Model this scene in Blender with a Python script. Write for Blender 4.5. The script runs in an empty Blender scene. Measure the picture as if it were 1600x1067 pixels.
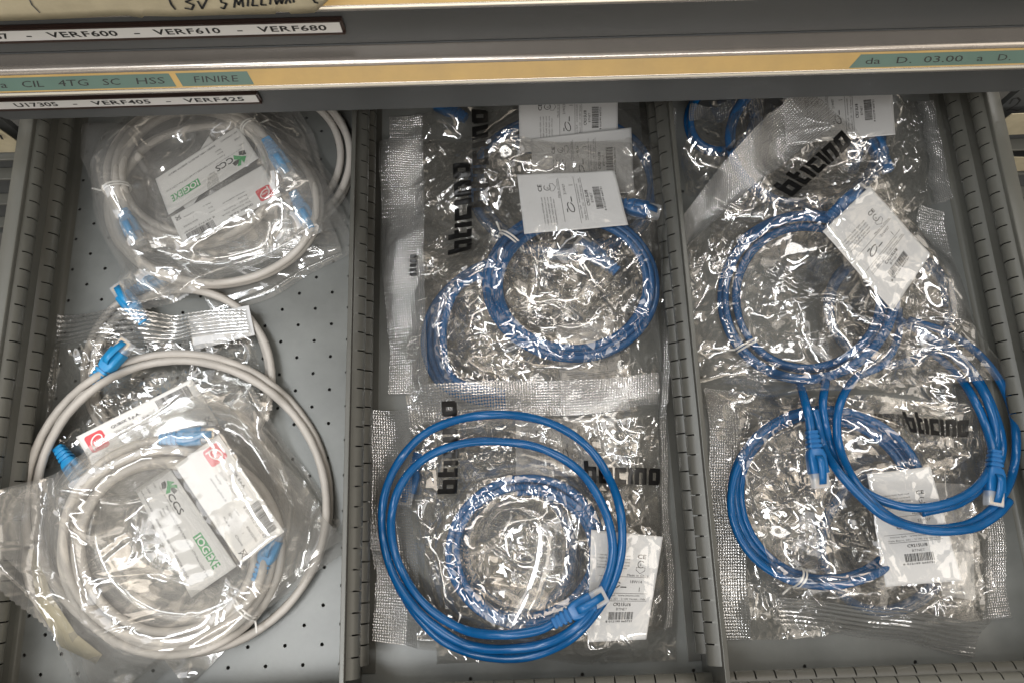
import bpy, math, random
import numpy as np
from mathutils import Matrix, Vector

# ------------------------------------------------------------------ camera, light, exposure
S = 0.00068                       # one drawing unit (u) is 0.68 mm
scn = bpy.context.scene
R = np.array([[0.9994147142225529, 0.032009681275020366, -0.012066867867207832],
              [-0.03400737183333412, 0.9678761933003908, -0.24911678607298632],
              [0.003705085213918198, 0.2493813440235983, 0.9683982742635086]])
CAM = np.array([-3.1, -149.9, 632.9])
FPX = 1129.2
cam = bpy.data.cameras.new('camera'); co = bpy.data.objects.new('camera', cam)
scn.collection.objects.link(co); scn.camera = co
cam.sensor_width = 36; cam.lens = FPX / 1600 * 36; cam.clip_start = 0.01; cam.clip_end = 50
m = Matrix([list(R[0]) + [CAM[0]*S], list(R[1]) + [CAM[1]*S], list(R[2]) + [CAM[2]*S], [0, 0, 0, 1]])
co.matrix_world = m

W = bpy.data.worlds.new('World'); scn.world = W; W.use_nodes = True
wn = W.node_tree; bg = wn.nodes['Background']
# made-up surroundings: warm bright noise patches on dark, for the film to mirror
tc = wn.nodes.new('ShaderNodeTexCoord')
nz = wn.nodes.new('ShaderNodeTexNoise'); nz.inputs['Scale'].default_value = 4.2; nz.inputs['Detail'].default_value = 2.0
cr = wn.nodes.new('ShaderNodeValToRGB')
cr.color_ramp.elements[0].position = .46; cr.color_ramp.elements[0].color = (.07, .07, .07, 1)
cr.color_ramp.elements[1].position = .66; cr.color_ramp.elements[1].color = (1.9, 1.65, 1.32, 1)
wn.links.new(tc.outputs['Generated'], nz.inputs['Vector']); wn.links.new(nz.outputs['Fac'], cr.inputs['Fac'])
wn.links.new(cr.outputs['Color'], bg.inputs['Color']); bg.inputs['Strength'].default_value = 0.55

def area(name, loc, target, sx, sy, L, col):
    l = bpy.data.lights.new(name, 'AREA'); l.shape = 'RECTANGLE'; l.size = sx; l.size_y = sy
    l.energy = L * math.pi * sx * sy; l.color = col
    o = bpy.data.objects.new(name, l); scn.collection.objects.link(o)
    o.location = loc
    d = Vector(target) - Vector(loc)
    o.rotation_euler = d.to_track_quat('-Z', 'Y').to_euler()
    return o
area('ceiling_lamp', (-.50, -.50, 1.7), (0, 0, 0), 1.1, .16, 18, (.97, .985, 1))
area('ceiling_lamp', (.95, .95, 1.75), (0, 0, 0), .16, 1.1, 10, (.99, .99, 1))
area('ceiling_lamp', (-.9, .25, 1.6), (0, 0, 0), .12, .9, 12, (.92, .96, 1.0))
area('ceiling_lamp', (.10, -1.5, 1.5), (0, 0, 0), 2.2, .22, 7.5, (1, .97, .94))
area('added_reflection_panel', (.20, 1.35, 1.5), (0, 0, 0), 1.5, .8, 2.3, (1, .88, .74))  # this and the next two are unseen panels added for the film to reflect
area('added_reflection_panel', (1.35, -.35, 1.3), (0, 0, 0), .8, .8, 1.4, (1, .92, .82))
area('added_reflection_panel', (-1.35, -.1, 1.3), (0, 0, 0), .7, .8, 1.4, (.96, .97, 1))

scn.view_settings.view_transform = 'Standard'; scn.view_settings.look = 'None'
scn.view_settings.exposure = 0.40; scn.view_settings.gamma = 1
cy = scn.cycles
cy.max_bounces = 10; cy.transparent_max_bounces = 48; cy.glossy_bounces = 3; cy.diffuse_bounces = 2
cy.transmission_bounces = 3; cy.caustics_reflective = False; cy.caustics_refractive = False
cy.use_denoising = True; cy.sample_clamp_indirect = 4
cy.use_adaptive_sampling = True; cy.adaptive_threshold = 0.02

# ------------------------------------------------------------------ pixel of the survey -> point in the drawer (u)
def ray(x, y): return R @ np.array([(x-800)/FPX, -(y-533.5)/FPX, -1.0])
def atz(x, y, z):
    d = ray(x, y); return CAM + d*((z-CAM[2])/d[2])
def aty(x, y, Y):
    d = ray(x, y); return CAM + d*((Y-CAM[1])/d[1])

# ------------------------------------------------------------------ materials
def mat(name, col, rough=.5, metal=0., spec=.5, noise=0., nscale=60, bump=0., bscale=200, coat=0., stains=None):
    m = bpy.data.materials.new(name); m.use_nodes = True
    n = m.node_tree; b = n.nodes['Principled BSDF']
    b.inputs['Roughness'].default_value = rough; b.inputs['Metallic'].default_value = metal
    b.inputs['Specular IOR Level'].default_value = spec; b.inputs['Coat Weight'].default_value = coat
    b.inputs['Base Color'].default_value = (*col, 1)
    t = n.nodes.new('ShaderNodeTexCoord')
    if noise:
        z = n.nodes.new('ShaderNodeTexNoise'); z.inputs['Scale'].default_value = nscale; z.inputs['Detail'].default_value = 6
        z.inputs['Roughness'].default_value = .6
        mp = n.nodes.new('ShaderNodeMapRange'); mp.inputs['From Min'].default_value = .3; mp.inputs['From Max'].default_value = .7
        mp.inputs['To Min'].default_value = 1-noise; mp.inputs['To Max'].default_value = 1+noise
        mx = n.nodes.new('ShaderNodeVectorMath'); mx.operation = 'SCALE'; mx.inputs[0].default_value = col
        n.links.new(t.outputs['Object'], z.inputs['Vector']); n.links.new(z.outputs['Fac'], mp.inputs['Value'])
        n.links.new(mp.outputs['Result'], mx.inputs['Scale']); n.links.new(mx.outputs[0], b.inputs['Base Color'])
        mr = n.nodes.new('ShaderNodeMapRange'); mr.inputs['To Min'].default_value = rough*.8; mr.inputs['To Max'].default_value = min(1, rough*1.25)
        n.links.new(z.outputs['Fac'], mr.inputs['Value']); n.links.new(mr.outputs['Result'], b.inputs['Roughness'])
    if bump:
        z = n.nodes.new('ShaderNodeTexNoise'); z.inputs['Scale'].default_value = bscale; z.inputs['Detail'].default_value = 4
        bp = n.nodes.new('ShaderNodeBump'); bp.inputs['Strength'].default_value = bump; bp.inputs['Distance'].default_value = .0006
        n.links.new(t.outputs['Object'], z.inputs['Vector']); n.links.new(z.outputs['Fac'], bp.inputs['Height'])
        n.links.new(bp.outputs['Normal'], b.inputs['Normal'])
    return m

def film_mat(name, gloss=.9, haze=.0, hazecol=(.8, .8, .78), rough=.10, bump=.5, bscale=110, base=.02, tint=(.97, .97, .965)):
    """thin clear plastic: see-through, mirror-like at its creases, slightly milky when haze > 0"""
    m = bpy.data.materials.new(name); m.use_nodes = True
    n = m.node_tree; n.nodes.clear(); L = n.links
    out = n.nodes.new('ShaderNodeOutputMaterial')
    tr = n.nodes.new('ShaderNodeBsdfTransparent'); tr.inputs['Color'].default_value = (*tint, 1)
    gl = n.nodes.new('ShaderNodeBsdfGlossy'); gl.inputs['Roughness'].default_value = rough; gl.inputs['Color'].default_value = (1, 1, 1, 1)
    # mirror share of a two-sided sheet: about 8 % face on, rising at grazing angles on either side
    lw = n.nodes.new('ShaderNodeLayerWeight'); lw.inputs['Blend'].default_value = .5
    pw = n.nodes.new('ShaderNodeMath'); pw.operation = 'POWER'; pw.inputs[1].default_value = 4.0
    fr = n.nodes.new('ShaderNodeMath'); fr.operation = 'MULTIPLY_ADD'; fr.inputs[1].default_value = .30; fr.inputs[2].default_value = .085
    L_ = n.links; L_.new(lw.outputs['Facing'], pw.inputs[0]); L_.new(pw.outputs[0], fr.inputs[0])
    mm = n.nodes.new('ShaderNodeMath'); mm.operation = 'MULTIPLY_ADD'; mm.use_clamp = True
    mm.inputs[1].default_value = gloss; mm.inputs[2].default_value = base
    t = n.nodes.new('ShaderNodeTexCoord')
    wz = n.nodes.new('ShaderNodeTexNoise'); wz.inputs['Scale'].default_value = bscale*.6; wz.inputs['Detail'].default_value = 2
    add = n.nodes.new('ShaderNodeVectorMath'); add.operation = 'MULTIPLY_ADD'; add.inputs[1].default_value = (.012, .012, .012)
    L.new(t.outputs['Object'], wz.inputs['Vector']); L.new(wz.outputs['Color'], add.inputs[0]); L.new(t.outputs['Object'], add.inputs[2])
    vo = n.nodes.new('ShaderNodeTexVoronoi'); vo.feature = 'DISTANCE_TO_EDGE'; vo.inputs['Scale'].default_value = bscale
    L.new(add.outputs[0], vo.inputs['Vector'])
    bp = n.nodes.new('ShaderNodeBump'); bp.inputs['Strength'].default_value = bump; bp.inputs['Distance'].default_value = .0012
    L.new(vo.outputs['Distance'], bp.inputs['Height'])
    L.new(bp.outputs['Normal'], gl.inputs['Normal']); L.new(bp.outputs['Normal'], lw.inputs['Normal'])
    L.new(fr.outputs[0], mm.inputs[0])
    base_sh = tr.outputs[0]
    if haze:
        df = n.nodes.new('ShaderNodeBsdfDiffuse'); df.inputs['Color'].default_value = (*hazecol, 1)
        tl = n.nodes.new('ShaderNodeBsdfTranslucent'); tl.inputs['Color'].default_value = (*hazecol, 1)
        hm = n.nodes.new('ShaderNodeMixShader'); hm.inputs[0].default_value = .4
        L.new(df.outputs[0], hm.inputs[1]); L.new(tl.outputs[0], hm.inputs[2])
        h2 = n.nodes.new('ShaderNodeMixShader'); h2.inputs[0].default_value = haze
        L.new(tr.outputs[0], h2.inputs[1]); L.new(hm.outputs[0], h2.inputs[2]); base_sh = h2.outputs[0]
    mx = n.nodes.new('ShaderNodeMixShader')
    L.new(mm.outputs[0], mx.inputs[0]); L.new(base_sh, mx.inputs[1]); L.new(gl.outputs[0], mx.inputs[2])
    L.new(mx.outputs[0], out.inputs['Surface'])
    return m

def seal_mat(name, period=2.4, lines=False, base=.30, haze=.46, strength=.8):
    """embossed heat-seal band: a fine waffle (or ribbed) pattern pressed into the film, in UV units"""
    m = film_mat(name, gloss=1.0, haze=haze, rough=.16, bump=.5, bscale=90, base=base)
    n = m.node_tree; L = n.links
    gl = next(x for x in n.nodes if x.type == 'BSDF_GLOSSY'); bp0 = next(x for x in n.nodes if x.type == 'BUMP')
    uv = n.nodes.new('ShaderNodeUVMap'); sp = n.nodes.new('ShaderNodeSeparateXYZ'); L.new(uv.outputs[0], sp.inputs[0])
    def sine(o):
        a = n.nodes.new('ShaderNodeMath'); a.operation = 'MULTIPLY'; a.inputs[1].default_value = 2*math.pi/period; L.new(o, a.inputs[0])
        s = n.nodes.new('ShaderNodeMath'); s.operation = 'SINE'; L.new(a.outputs[0], s.inputs[0]); return s.outputs[0]
    a = n.nodes.new('ShaderNodeMath'); a.operation = 'ADD'
    L.new(sine(sp.outputs[1]), a.inputs[0])
    if lines: a.inputs[1].default_value = 0
    else: L.new(sine(sp.outputs[0]), a.inputs[1])
    bp = n.nodes.new('ShaderNodeBump'); bp.inputs['Strength'].default_value = strength; bp.inputs['Distance'].default_value = .00016
    L.new(a.outputs[0], bp.inputs['Height']); L.new(bp0.outputs[0], bp.inputs['Normal'])
    L.new(bp.outputs[0], gl.inputs['Normal'])
    # light and dark of the weave put into haze and mirror share
    mm = next(x for x in n.nodes if x.type == 'MATH' and x.operation == 'MULTIPLY_ADD' and x.use_clamp)
    def span(lo, hi, sock):
        mr = n.nodes.new('ShaderNodeMapRange'); mr.inputs['From Min'].default_value = -.9; mr.inputs['From Max'].default_value = .9 if lines else 1.3
        mr.inputs['To Min'].default_value = lo; mr.inputs['To Max'].default_value = hi
        L.new(a.outputs[0], mr.inputs['Value']); L.new(mr.outputs[0], sock)
    span(base*.15, base*1.9, mm.inputs[2])
    hz = next(x for x in n.nodes if x.type == 'MIX_SHADER' and any(l.from_node.type == 'BSDF_TRANSPARENT' for l in x.inputs[1].links))
    span(haze*.2, haze*1.8, hz.inputs[0])
    return m

M = {}
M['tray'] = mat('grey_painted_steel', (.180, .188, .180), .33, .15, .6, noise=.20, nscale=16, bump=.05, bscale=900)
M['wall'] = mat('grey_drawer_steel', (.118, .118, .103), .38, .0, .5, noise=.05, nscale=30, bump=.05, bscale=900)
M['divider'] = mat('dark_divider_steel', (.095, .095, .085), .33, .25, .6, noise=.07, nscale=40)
M['dark'] = mat('slot_shade', (.006, .006, .006), .8)  # near-black colour standing in for shade behind the slots
M['pit'] = mat('floor_under', (.10, .10, .095), .6)
M['under'] = mat('steel_under', (.035, .035, .033), .6)
M['front'] = mat('grey_drawer_front', (.085, .09, .092), .45, 0, .5, noise=.10, nscale=14, bump=.06, bscale=700)
M['alu'] = mat('brushed_aluminium', (.50, .46, .42), .24, .75, .5, noise=.04, nscale=60)
M['lip'] = mat('clear_lip', (.75, .70, .58), .2, 0, .6)
M['yellow'] = mat('yellow_card', (.46, .30, .095), .42, 0, .5, noise=.12, nscale=35)
M['teal'] = mat('teal_card', (.085, .15, .12), .42, 0, .5, noise=.08, nscale=40)
M['paper'] = mat('white_paper', (.70, .71, .72), .6, 0, .3, noise=.02, nscale=40, bump=.15, bscale=60)
M['card'] = mat('white_gloss_card', (.76, .755, .74), .4, 0, .4, noise=.015, nscale=30)
M['tan'] = mat('tan_board', (.52, .46, .32), .8, 0, .2, noise=.14, nscale=45, bump=.5, bscale=120)
M['frame'] = mat('brown_holder', (.035, .018, .014), .3, 0, .6)
M['ink'] = mat('black_ink', (.012, .012, .012), .45)
M['ink_grey'] = mat('grey_ink', (.10, .10, .10), .5)
M['red'] = mat('red_ink', (.62, .008, .02), .35)
M['green'] = mat('green_ink', (.03, .36, .10), .4)
M['white_ink'] = mat('white_ink', (.85, .84, .82), .4)
M['grey_cord'] = mat('grey_cord', (.53, .50, .46), .42, 0, .5, noise=.05, nscale=120)
M['blue_cord'] = mat('blue_cord', (.003, .080, .235), .22, 0, .5, noise=.10, nscale=150, bump=.06, bscale=220)
M['sky_boot'] = mat('light_blue_plastic', (.02, .29, .62), .3, 0, .5)
M['blue_boot'] = mat('blue_plastic', (.004, .105, .30), .3, 0, .5)
M['gold'] = mat('gold_contacts', (.75, .50, .22), .25, .9)
M['tie'] = mat('white_tie', (.78, .77, .74), .4)
M['logo'] = mat('black_print', (.006, .006, .006), .35, 0, .45)
M['yel_pl'] = mat('yellow_plastic', (.52, .46, .30), .5)
pl = bpy.data.materials.new('clear_plug'); pl.use_nodes = True
b = pl.node_tree.nodes['Principled BSDF']; b.inputs['Base Color'].default_value = (.72, .76, .80, 1); b.inputs['Roughness'].default_value = .08
b.inputs['Alpha'].default_value = .42; b.inputs['Specular IOR Level'].default_value = .9
M['plug'] = pl
M['crisp'] = film_mat('clear_crinkled_film', gloss=1.4, haze=.045, hazecol=(.72, .70, .66), rough=.05, bump=.22, bscale=55, base=.03, tint=(.985, .98, .97))
M['soft'] = film_mat('milky_soft_film', gloss=1.4, haze=.20, hazecol=(.86, .85, .83), rough=.10, bump=.22, bscale=45, base=.03, tint=(.985, .985, .975))
M['seal'] = seal_mat('waffle_seal_film')
M['seal_lines'] = seal_mat('ribbed_seal_film', period=4.2, lines=True, haze=.30, base=.26)

# ------------------------------------------------------------------ mesh helpers
def link(o, parent=None):
    scn.collection.objects.link(o)
    if parent is not None: o.parent = parent
    return o
def mesh_obj(name, V, F, m, parent=None, smooth=True, uv=None, local=None):
    me = bpy.data.meshes.new(name)
    V = np.asarray(V, float)*S
    if parent is not None:
        q = parent
        while q is not None: V = V - np.array(q.location); q = q.parent
    elif local is not None: V = V - np.array(local)*S
    F = [tuple(int(i) for i in f) for f in F] if not isinstance(F, np.ndarray) else F
    if isinstance(F, np.ndarray):
        n = len(F); k = F.shape[1]
        me.vertices.add(len(V)); me.vertices.foreach_set('co', V.astype(np.float32).ravel())
        me.loops.add(n*k); me.loops.foreach_set('vertex_index', F.astype(np.int32).ravel())
        me.polygons.add(n); me.polygons.foreach_set('loop_start', np.arange(0, n*k, k, dtype=np.int32))
        me.update(calc_edges=True)
    else:
        me.from_pydata([tuple(v) for v in V], [], F)
    if uv is not None:
        l = me.uv_layers.new(name='UVMap'); idx = np.empty(len(me.loops), np.int32); me.loops.foreach_get('vertex_index', idx)
        l.data.foreach_set('uv', np.asarray(uv, np.float32)[idx].ravel())
    me.polygons.foreach_set('use_smooth', [smooth]*len(me.polygons))
    me.materials.append(m); me.validate(); me.update()
    o = bpy.data.objects.new(name, me)
    if parent is None and local is not None: o.location = [c*S for c in local]
    return link(o, parent)
class MB:
    def __init__(s): s.V = []; s.F = []
    def add(s, V, F):
        o = len(s.V); s.V += [tuple(v) for v in V]; s.F += [tuple(i+o for i in f) for f in F]
    def box(s, x0, y0, z0, x1, y1, z1):
        s.add([(x0,y0,z0),(x1,y0,z0),(x1,y1,z0),(x0,y1,z0),(x0,y0,z1),(x1,y0,z1),(x1,y1,z1),(x0,y1,z1)],
              [(0,3,2,1),(4,5,6,7),(0,1,5,4),(1,2,6,5),(2,3,7,6),(3,0,4,7)])
    def loft(s, secs, caps=True):
        n = len(secs[0]); V = [p for q in secs for p in q]; F = []
        for i in range(len(secs)-1):
            for j in range(n):
                a = i*n+j; b_ = i*n+(j+1) % n
                F.append((a, b_, b_+n, a+n))
        if caps: F.append(tuple(range(n-1, -1, -1))); F.append(tuple((len(secs)-1)*n+j for j in range(n)))
        s.add(V, F)
    def build(s, name, m, parent=None, smooth=False, bevel=0, local=None):
        o = mesh_obj(name, s.V, s.F, m, parent, smooth, local=local)
        if bevel:
            b = o.modifiers.new('bevel', 'BEVEL'); b.width = bevel*S; b.segments = 2; b.limit_method = 'ANGLE'
        return o
def thing(name, loc, label, cat, group=None):
    o = bpy.data.objects.new(name, None); o.empty_display_size = .01; o.location = [c*S for c in loc]
    link(o); tag(o, label, cat, group); bpy.context.view_layer.update(); return o
def tag(o, label=None, cat=None, group=None, kind=None):
    for k, v in (('label', label), ('category', cat), ('group', group), ('kind', kind)):
        if v: o[k] = v
    return o
def kids(o, group): o['group'] = group

# glyph outlines, made once
GLYPH = {}
def load_glyphs(chars, bold=0.0, key='r'):
    for c in chars:
        if c == ' ': GLYPH[key, c] = (np.zeros((0, 2)), [], .32); continue
        cu = bpy.data.curves.new('g', 'FONT'); cu.body = c; cu.size = 1; cu.resolution_u = 2; cu.offset = bold
        o = bpy.data.objects.new('g', cu); scn.collection.objects.link(o)
        dg = bpy.context.evaluated_depsgraph_get()
        me = bpy.data.meshes.new_from_object(o.evaluated_get(dg))
        V = np.array([v.co[:2] for v in me.vertices]); F = [tuple(p.vertices) for p in me.polygons]
        lsb = V[:, 0].min() if len(V) else 0; adv = (V[:, 0].max()+max(lsb, .03)) if len(V) else .3
        GLYPH[key, c] = (V, F, adv)
        bpy.data.objects.remove(o); bpy.data.curves.remove(cu); bpy.data.meshes.remove(me)
CH = sorted(set("ABCDEFGHIJKLMNOPQRSTUVWXYZabcdefghijklmnopqrstuvwxyz0123456789.,:-/®•()"))
load_glyphs(CH + [' ']); load_glyphs(CH + [' '], .02, 'b')

def text_geo(txt, key='r'):
    V = []; F = []; x = 0; n = 0
    for c in txt:
        g = GLYPH.get((key, c))
        if g is None: continue
        if len(g[0]):
            V.append(g[0] + [x, 0]); F += [tuple(i+n for i in f) for f in g[1]]; n += len(g[0])
        x += g[2]
    return (np.vstack(V) if V else np.zeros((0, 2))), F, x

class Decal:
    """collects flat print in (a, b) coordinates of a sheet and maps it on with fn(a, b) -> xyz"""
    def __init__(s, fn): s.fn = fn; s.V = []; s.F = []
    def put(s, P, F):
        o = len(s.V); s.V += [s.fn(a, b) for a, b in P]; s.F += [tuple(i+o for i in f) for f in F]
    def text(s, txt, a, b, h, w=None, key='r', stretch=1.0, cap=.7):
        """baseline starts at (a, b); capitals h high; b grows upwards"""
        V, F, L = text_geo(txt, key)
        if not len(V): return
        k = h/cap; kx = (w/L) if w else k*stretch
        s.put([(a+x*kx, b+y*k) for x, y in V], F)
    def rect(s, a0, b0, a1, b1, n=None):
        nx = max(1, int(abs(a1-a0)/4)+1); ny = max(1, int(abs(b1-b0)/4)+1)
        P = [(a0+(a1-a0)*i/nx, b0+(b1-b0)*j/ny) for j in range(ny+1) for i in range(nx+1)]
        F = [(j*(nx+1)+i, j*(nx+1)+i+1, (j+1)*(nx+1)+i+1, (j+1)*(nx+1)+i) for j in range(ny) for i in range(nx)]
        s.put(P, F)
    def poly(s, P): s.put(P, [tuple(range(len(P)))])
    def ring(s, cx, cy, rx, ry, t, a0=0, a1=360, rot=0, n=28, t2=None):
        P = []; c, sn = math.cos(rot), math.sin(rot)
        for i in range(n+1):
            an = math.radians(a0+(a1-a0)*i/n); tt = t if t2 is None else t+(t2-t)*i/n
            for k in (0, 1):
                x = (rx-k*tt)*math.cos(an); y = (ry-k*tt)*math.sin(an)
                P.append((cx+x*c-y*sn, cy+x*sn+y*c))
        s.put(P, [(2*i, 2*i+2, 2*i+3, 2*i+1) for i in range(n)])
    def barcode(s, a0, b0, a1, b1, seed=0, n=30, down=0):
        r = random.Random(seed); w = (a1-a0)/(n*2.4); x = a0
        while x < a1-w:
            bw = w*r.choice((1, 1, 1.6, 2.4)); s.rect(x, b0, min(x+bw, a1), b1); x += bw + w*r.choice((.8, 1.2, 1.8))
    def build(s, name, m, parent):
        if s.V: return mesh_obj(name, np.array(s.V), s.F, m, parent, False)

# ------------------------------------------------------------------ the open drawer
Z0 = -60.0; ZT = 14.0; P = 17.0; ZL = -32.4
XL, XR, YF, YB = -446.0, 474.0, -284.0, 420.0
drawer = thing('drawer', (0, 0, Z0), 'open grey steel drawer with slotted side walls and perforated floor, full of cables', 'drawer')
# floor sheet with real round holes
fb = MB(); px = 33.0
rows = int((YB-YF)/16.5)+1
for j in range(rows):
    y0 = YF-2+j*16.5; y1 = min(y0+16.5, YB+6)
    x = XL-8-(16.5 if j % 2 else 0)
    while x < XR+8:
        xa, xb = max(x, XL-8), min(x+px, XR+8)
        if xb-xa < 1: x += px; continue
        cxh, cyh = x+px/2, (y0+y1)/2
        hole = cxh < -140 or ((j+int(round((x-XL)/16.5))) % 6 == 0 and j % 4 == 0)
        if xb-xa > px-.01 and y1-y0 > 16 and hole:
            n = 16; r = 1.65
            C = [(cxh+r*math.cos(2*math.pi*k/n), cyh+r*math.sin(2*math.pi*k/n), Z0) for k in range(n)]
            Cl = [(a, b_, Z0-1.2) for a, b_, _ in C]
            O = []
            for k in range(n):
                an = 2*math.pi*k/n; c, s_ = math.cos(an), math.sin(an)
                t = min((px/2)/abs(c) if abs(c) > 1e-9 else 1e9, ((y1-y0)/2)/abs(s_) if abs(s_) > 1e-9 else 1e9)
                O.append((cxh+t*c, cyh+t*s_, Z0))
            V = O+C+Cl
            F = [(k, (k+1) % n, n+(k+1) % n, n+k) for k in range(n)] + [(n+k, n+(k+1) % n, 2*n+(k+1) % n, 2*n+k) for k in range(n)]
            # corners of the cell
            cs = [(xb, y1), (xa, y1), (xa, y0), (xb, y0)]
            for q, (a, b_) in enumerate(cs):
                V.append((a, b_, Z0)); ang = math.atan2(b_-cyh, a-cxh) % (2*math.pi)
                k = int(ang/(2*math.pi/n)); F.append((k, len(V)-1, (k+1) % n))
            fb.add(V, F)
        else:
            fb.add([(xa, y0, Z0), (xb, y0, Z0), (xb, y1, Z0), (xa, y1, Z0)], [(0, 1, 2, 3)])
        x += px
fb.build('tray_floor', M['tray'], drawer)
ub = MB(); ub.box(XL-12, YF-6, Z0-8, XR+12, YB+10, Z0-5); ub.build('tray_underside', M['pit'], drawer)

def rib_wall(mb, dk, p0, p1, nrm, zc, off, depth, half=7.5, gap=1.25, first=0):
    """a rolled rib along p0->p1 bulging towards nrm, cut into segments by slots every P"""
    p0 = np.array(p0, float); p1 = np.array(p1, float); L = np.linalg.norm(p1-p0); d = (p1-p0)/L; nrm = np.array(nrm, float)
    prof = [(0, -half), (.42, -half*.82), (.85, -half*.5), (1, -half*.18), (1, half*.18), (.85, half*.5), (.42, half*.82), (0, half)]
    t = off
    while t < L:
        a, b_ = max(0, t+gap/2), min(L, t+P-gap/2)
        if b_-a > 1:
            secs = []
            for q in (a, b_):
                base = p0+d*q
                secs.append([(base[0]+nrm[0]*depth*u, base[1]+nrm[1]*depth*u, zc+v) for u, v in prof])
            n = len(prof); V = secs[0]+secs[1]; F = [(k, k+1, n+k+1, n+k) for k in range(n-1)]
            mb.add(V, F)
            # the slot only cuts the crown of the rib: its shoulders run on
            if t+P < L:
                V = []
                for q in (b_, b_+gap):
                    base = p0+d*q; V += [(base[0]+nrm[0]*depth*u, base[1]+nrm[1]*depth*u, zc+v) for u, v in prof]
                mb.add(V, [(k, k+1, n+k+1, n+k) for k in (0, n-2)])
            # thin returned lips of the steel at the slot
            for sgn, q in ((1, a), (-1, b_)):
                base = p0+d*q; V2 = [(base[0]+nrm[0]*depth*u, base[1]+nrm[1]*depth*u, zc+v) for u, v in prof]
                V3 = [(base[0]+nrm[0]*(depth*u-1.0), base[1]+nrm[1]*(depth*u-1.0), zc+v*.92) for u, v in prof]
                mb.add(V2+V3, [(k, k+1, n+k+1, n+k) for k in range(n-1)])
        t += P
    # near-black strip painted as the shade inside the rib, behind its slots
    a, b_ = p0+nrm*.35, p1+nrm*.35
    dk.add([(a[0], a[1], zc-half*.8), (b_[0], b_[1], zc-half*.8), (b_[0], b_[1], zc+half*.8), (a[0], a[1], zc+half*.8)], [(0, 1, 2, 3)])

def side(xin, sgn, offu, offl, name):
    mb = MB(); dk = MB()
    x_out = xin - sgn*13.5
    mb.add([(xin, YF, Z0), (xin, YB, Z0), (xin, YB, ZT-1.5), (xin, YF, ZT-1.5)], [(0, 1, 2, 3)])
    # rounded inner top edge, flange, outer drop
    pts = [(xin, ZT-1.5), (xin-sgn*.5, ZT-.4), (xin-sgn*1.6, ZT), (x_out+sgn*1.2, ZT), (x_out+sgn*.3, ZT-.4), (x_out, ZT-1.6), (x_out, Z0)]
    V = []; 
    for y in (YF, YB): V += [(a, y, z) for a, z in pts]
    n = len(pts); mb.add(V, [(k, k+1, n+k+1, n+k) for k in range(n-1)])
    # floor fillet
    pf = [(xin, Z0+6), (xin+sgn*.8, Z0+2.6), (xin+sgn*2.6, Z0+.9), (xin+sgn*6, Z0+.15)]
    V = []
    for y in (YF, YB): V += [(a, y, z) for a, z in pf]
    mb.add(V, [(k, k+1, 5+k, 4+k) for k in range(3)])
    rib_wall(mb, dk, (xin, YF), (xin, YB), (sgn, 0), 0, offu, 6.0, half=9)
    rib_wall(mb, dk, (xin, YF), (xin, YB), (sgn, 0), ZL, offl, 7.0, half=10)
    o = mb.build(name, M['wall'], drawer, True); dk.build('slot_shade_strip', M['dark'], o)
    e = o.modifiers.new('es', 'EDGE_SPLIT'); e.split_angle = math.radians(40)
offs = lambda y: (y-YF) % P - P
side(XL, 1, offs(247.6), offs(245.6), 'side_wall')
side(XR, -1, offs(244.2), offs(259.9), 'side_wall')
mb = MB(); dk = MB()
mb.add([(XL, YF, Z0), (XR, YF, Z0), (XR, YF, ZT-1.5), (XL, YF, ZT-1.5)], [(0, 1, 2, 3)])
mb.add([(XL, YF, ZT-1.5), (XR, YF, ZT-1.5), (XR, YF-1.2, ZT-.2), (XL, YF-1.2, ZT-.2), (XL, YF-12, ZT), (XR, YF-12, ZT), (XR, YF-13, Z0), (XL, YF-13, Z0)],
       [(0, 1, 2, 3), (3, 2, 5, 4), (4, 5, 6, 7)])
rib_wall(mb, dk, (XL, YF), (XR, YF), (0, 1), 0, (185.3-XL) % P - P, 7.5)
rib_wall(mb, dk, (XL, YF), (XR, YF), (0, 1), ZL, (200.8-XL) % P - P, 9.5)
o = mb.build('front_wall', M['wall'], drawer, True); dk.build('slot_shade_strip', M['dark'], o)
e = o.modifiers.new('es', 'EDGE_SPLIT'); e.split_angle = math.radians(40)
mb = MB(); mb.box(XL-1, YB, Z0, XR+1, YB+3, ZT); mb.build('rear_wall', M['wall'], drawer)

def divider(X, side_sgn, label):
    t = thing('divider_panel', (X, 0, Z0), label, 'drawer divider', 'divider panels splitting the drawer')
    mb = MB(); dk = MB()
    mb.box(X-.7, YF+3, Z0+.2, X+.7, YB-2, ZT+.6)
    o = mb.build('plate', M['divider'], t)
    mb = MB()
    # folded top edge and foot
    mb.box(X-(2.6 if side_sgn > 0 else 1.4), YF+3, ZT+.65, X+(1.4 if side_sgn > 0 else 2.6), YB-2, ZT+1.9)
    mb.build('top_fold', M['divider'], t, bevel=.5)
    mb = MB(); mb.box(min(X+side_sgn*.8, X+side_sgn*13), YF+14, Z0+.3, max(X+side_sgn*.8, X+side_sgn*13), YB-2, Z0+1.5)
    mb.build('foot_flange', M['divider'], t, bevel=.4)
    mb = MB(); y0 = YF+20
    for sg, dp in ((side_sgn, 9.5), (-side_sgn, 4.5)):
        x0 = X+sg*.75
        rib_wall(mb, dk, (x0, y0), (x0, YB-4), (sg, 0), -2, 0, dp, half=9)
        rib_wall(mb, dk, (x0, y0), (x0, YB-4), (sg, 0), -31, 5 if sg == side_sgn else 0, dp+1.5, half=9)
    o = mb.build('slotted_ribs', M['divider'], t, True); dk.build('slot_shade_strip', M['dark'], o)
    e = o.modifiers.new('es', 'EDGE_SPLIT'); e.split_angle = math.radians(40)
divider(-138.3, 1, 'slotted steel divider between the grey cables and the middle bags of blue cables')
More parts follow.
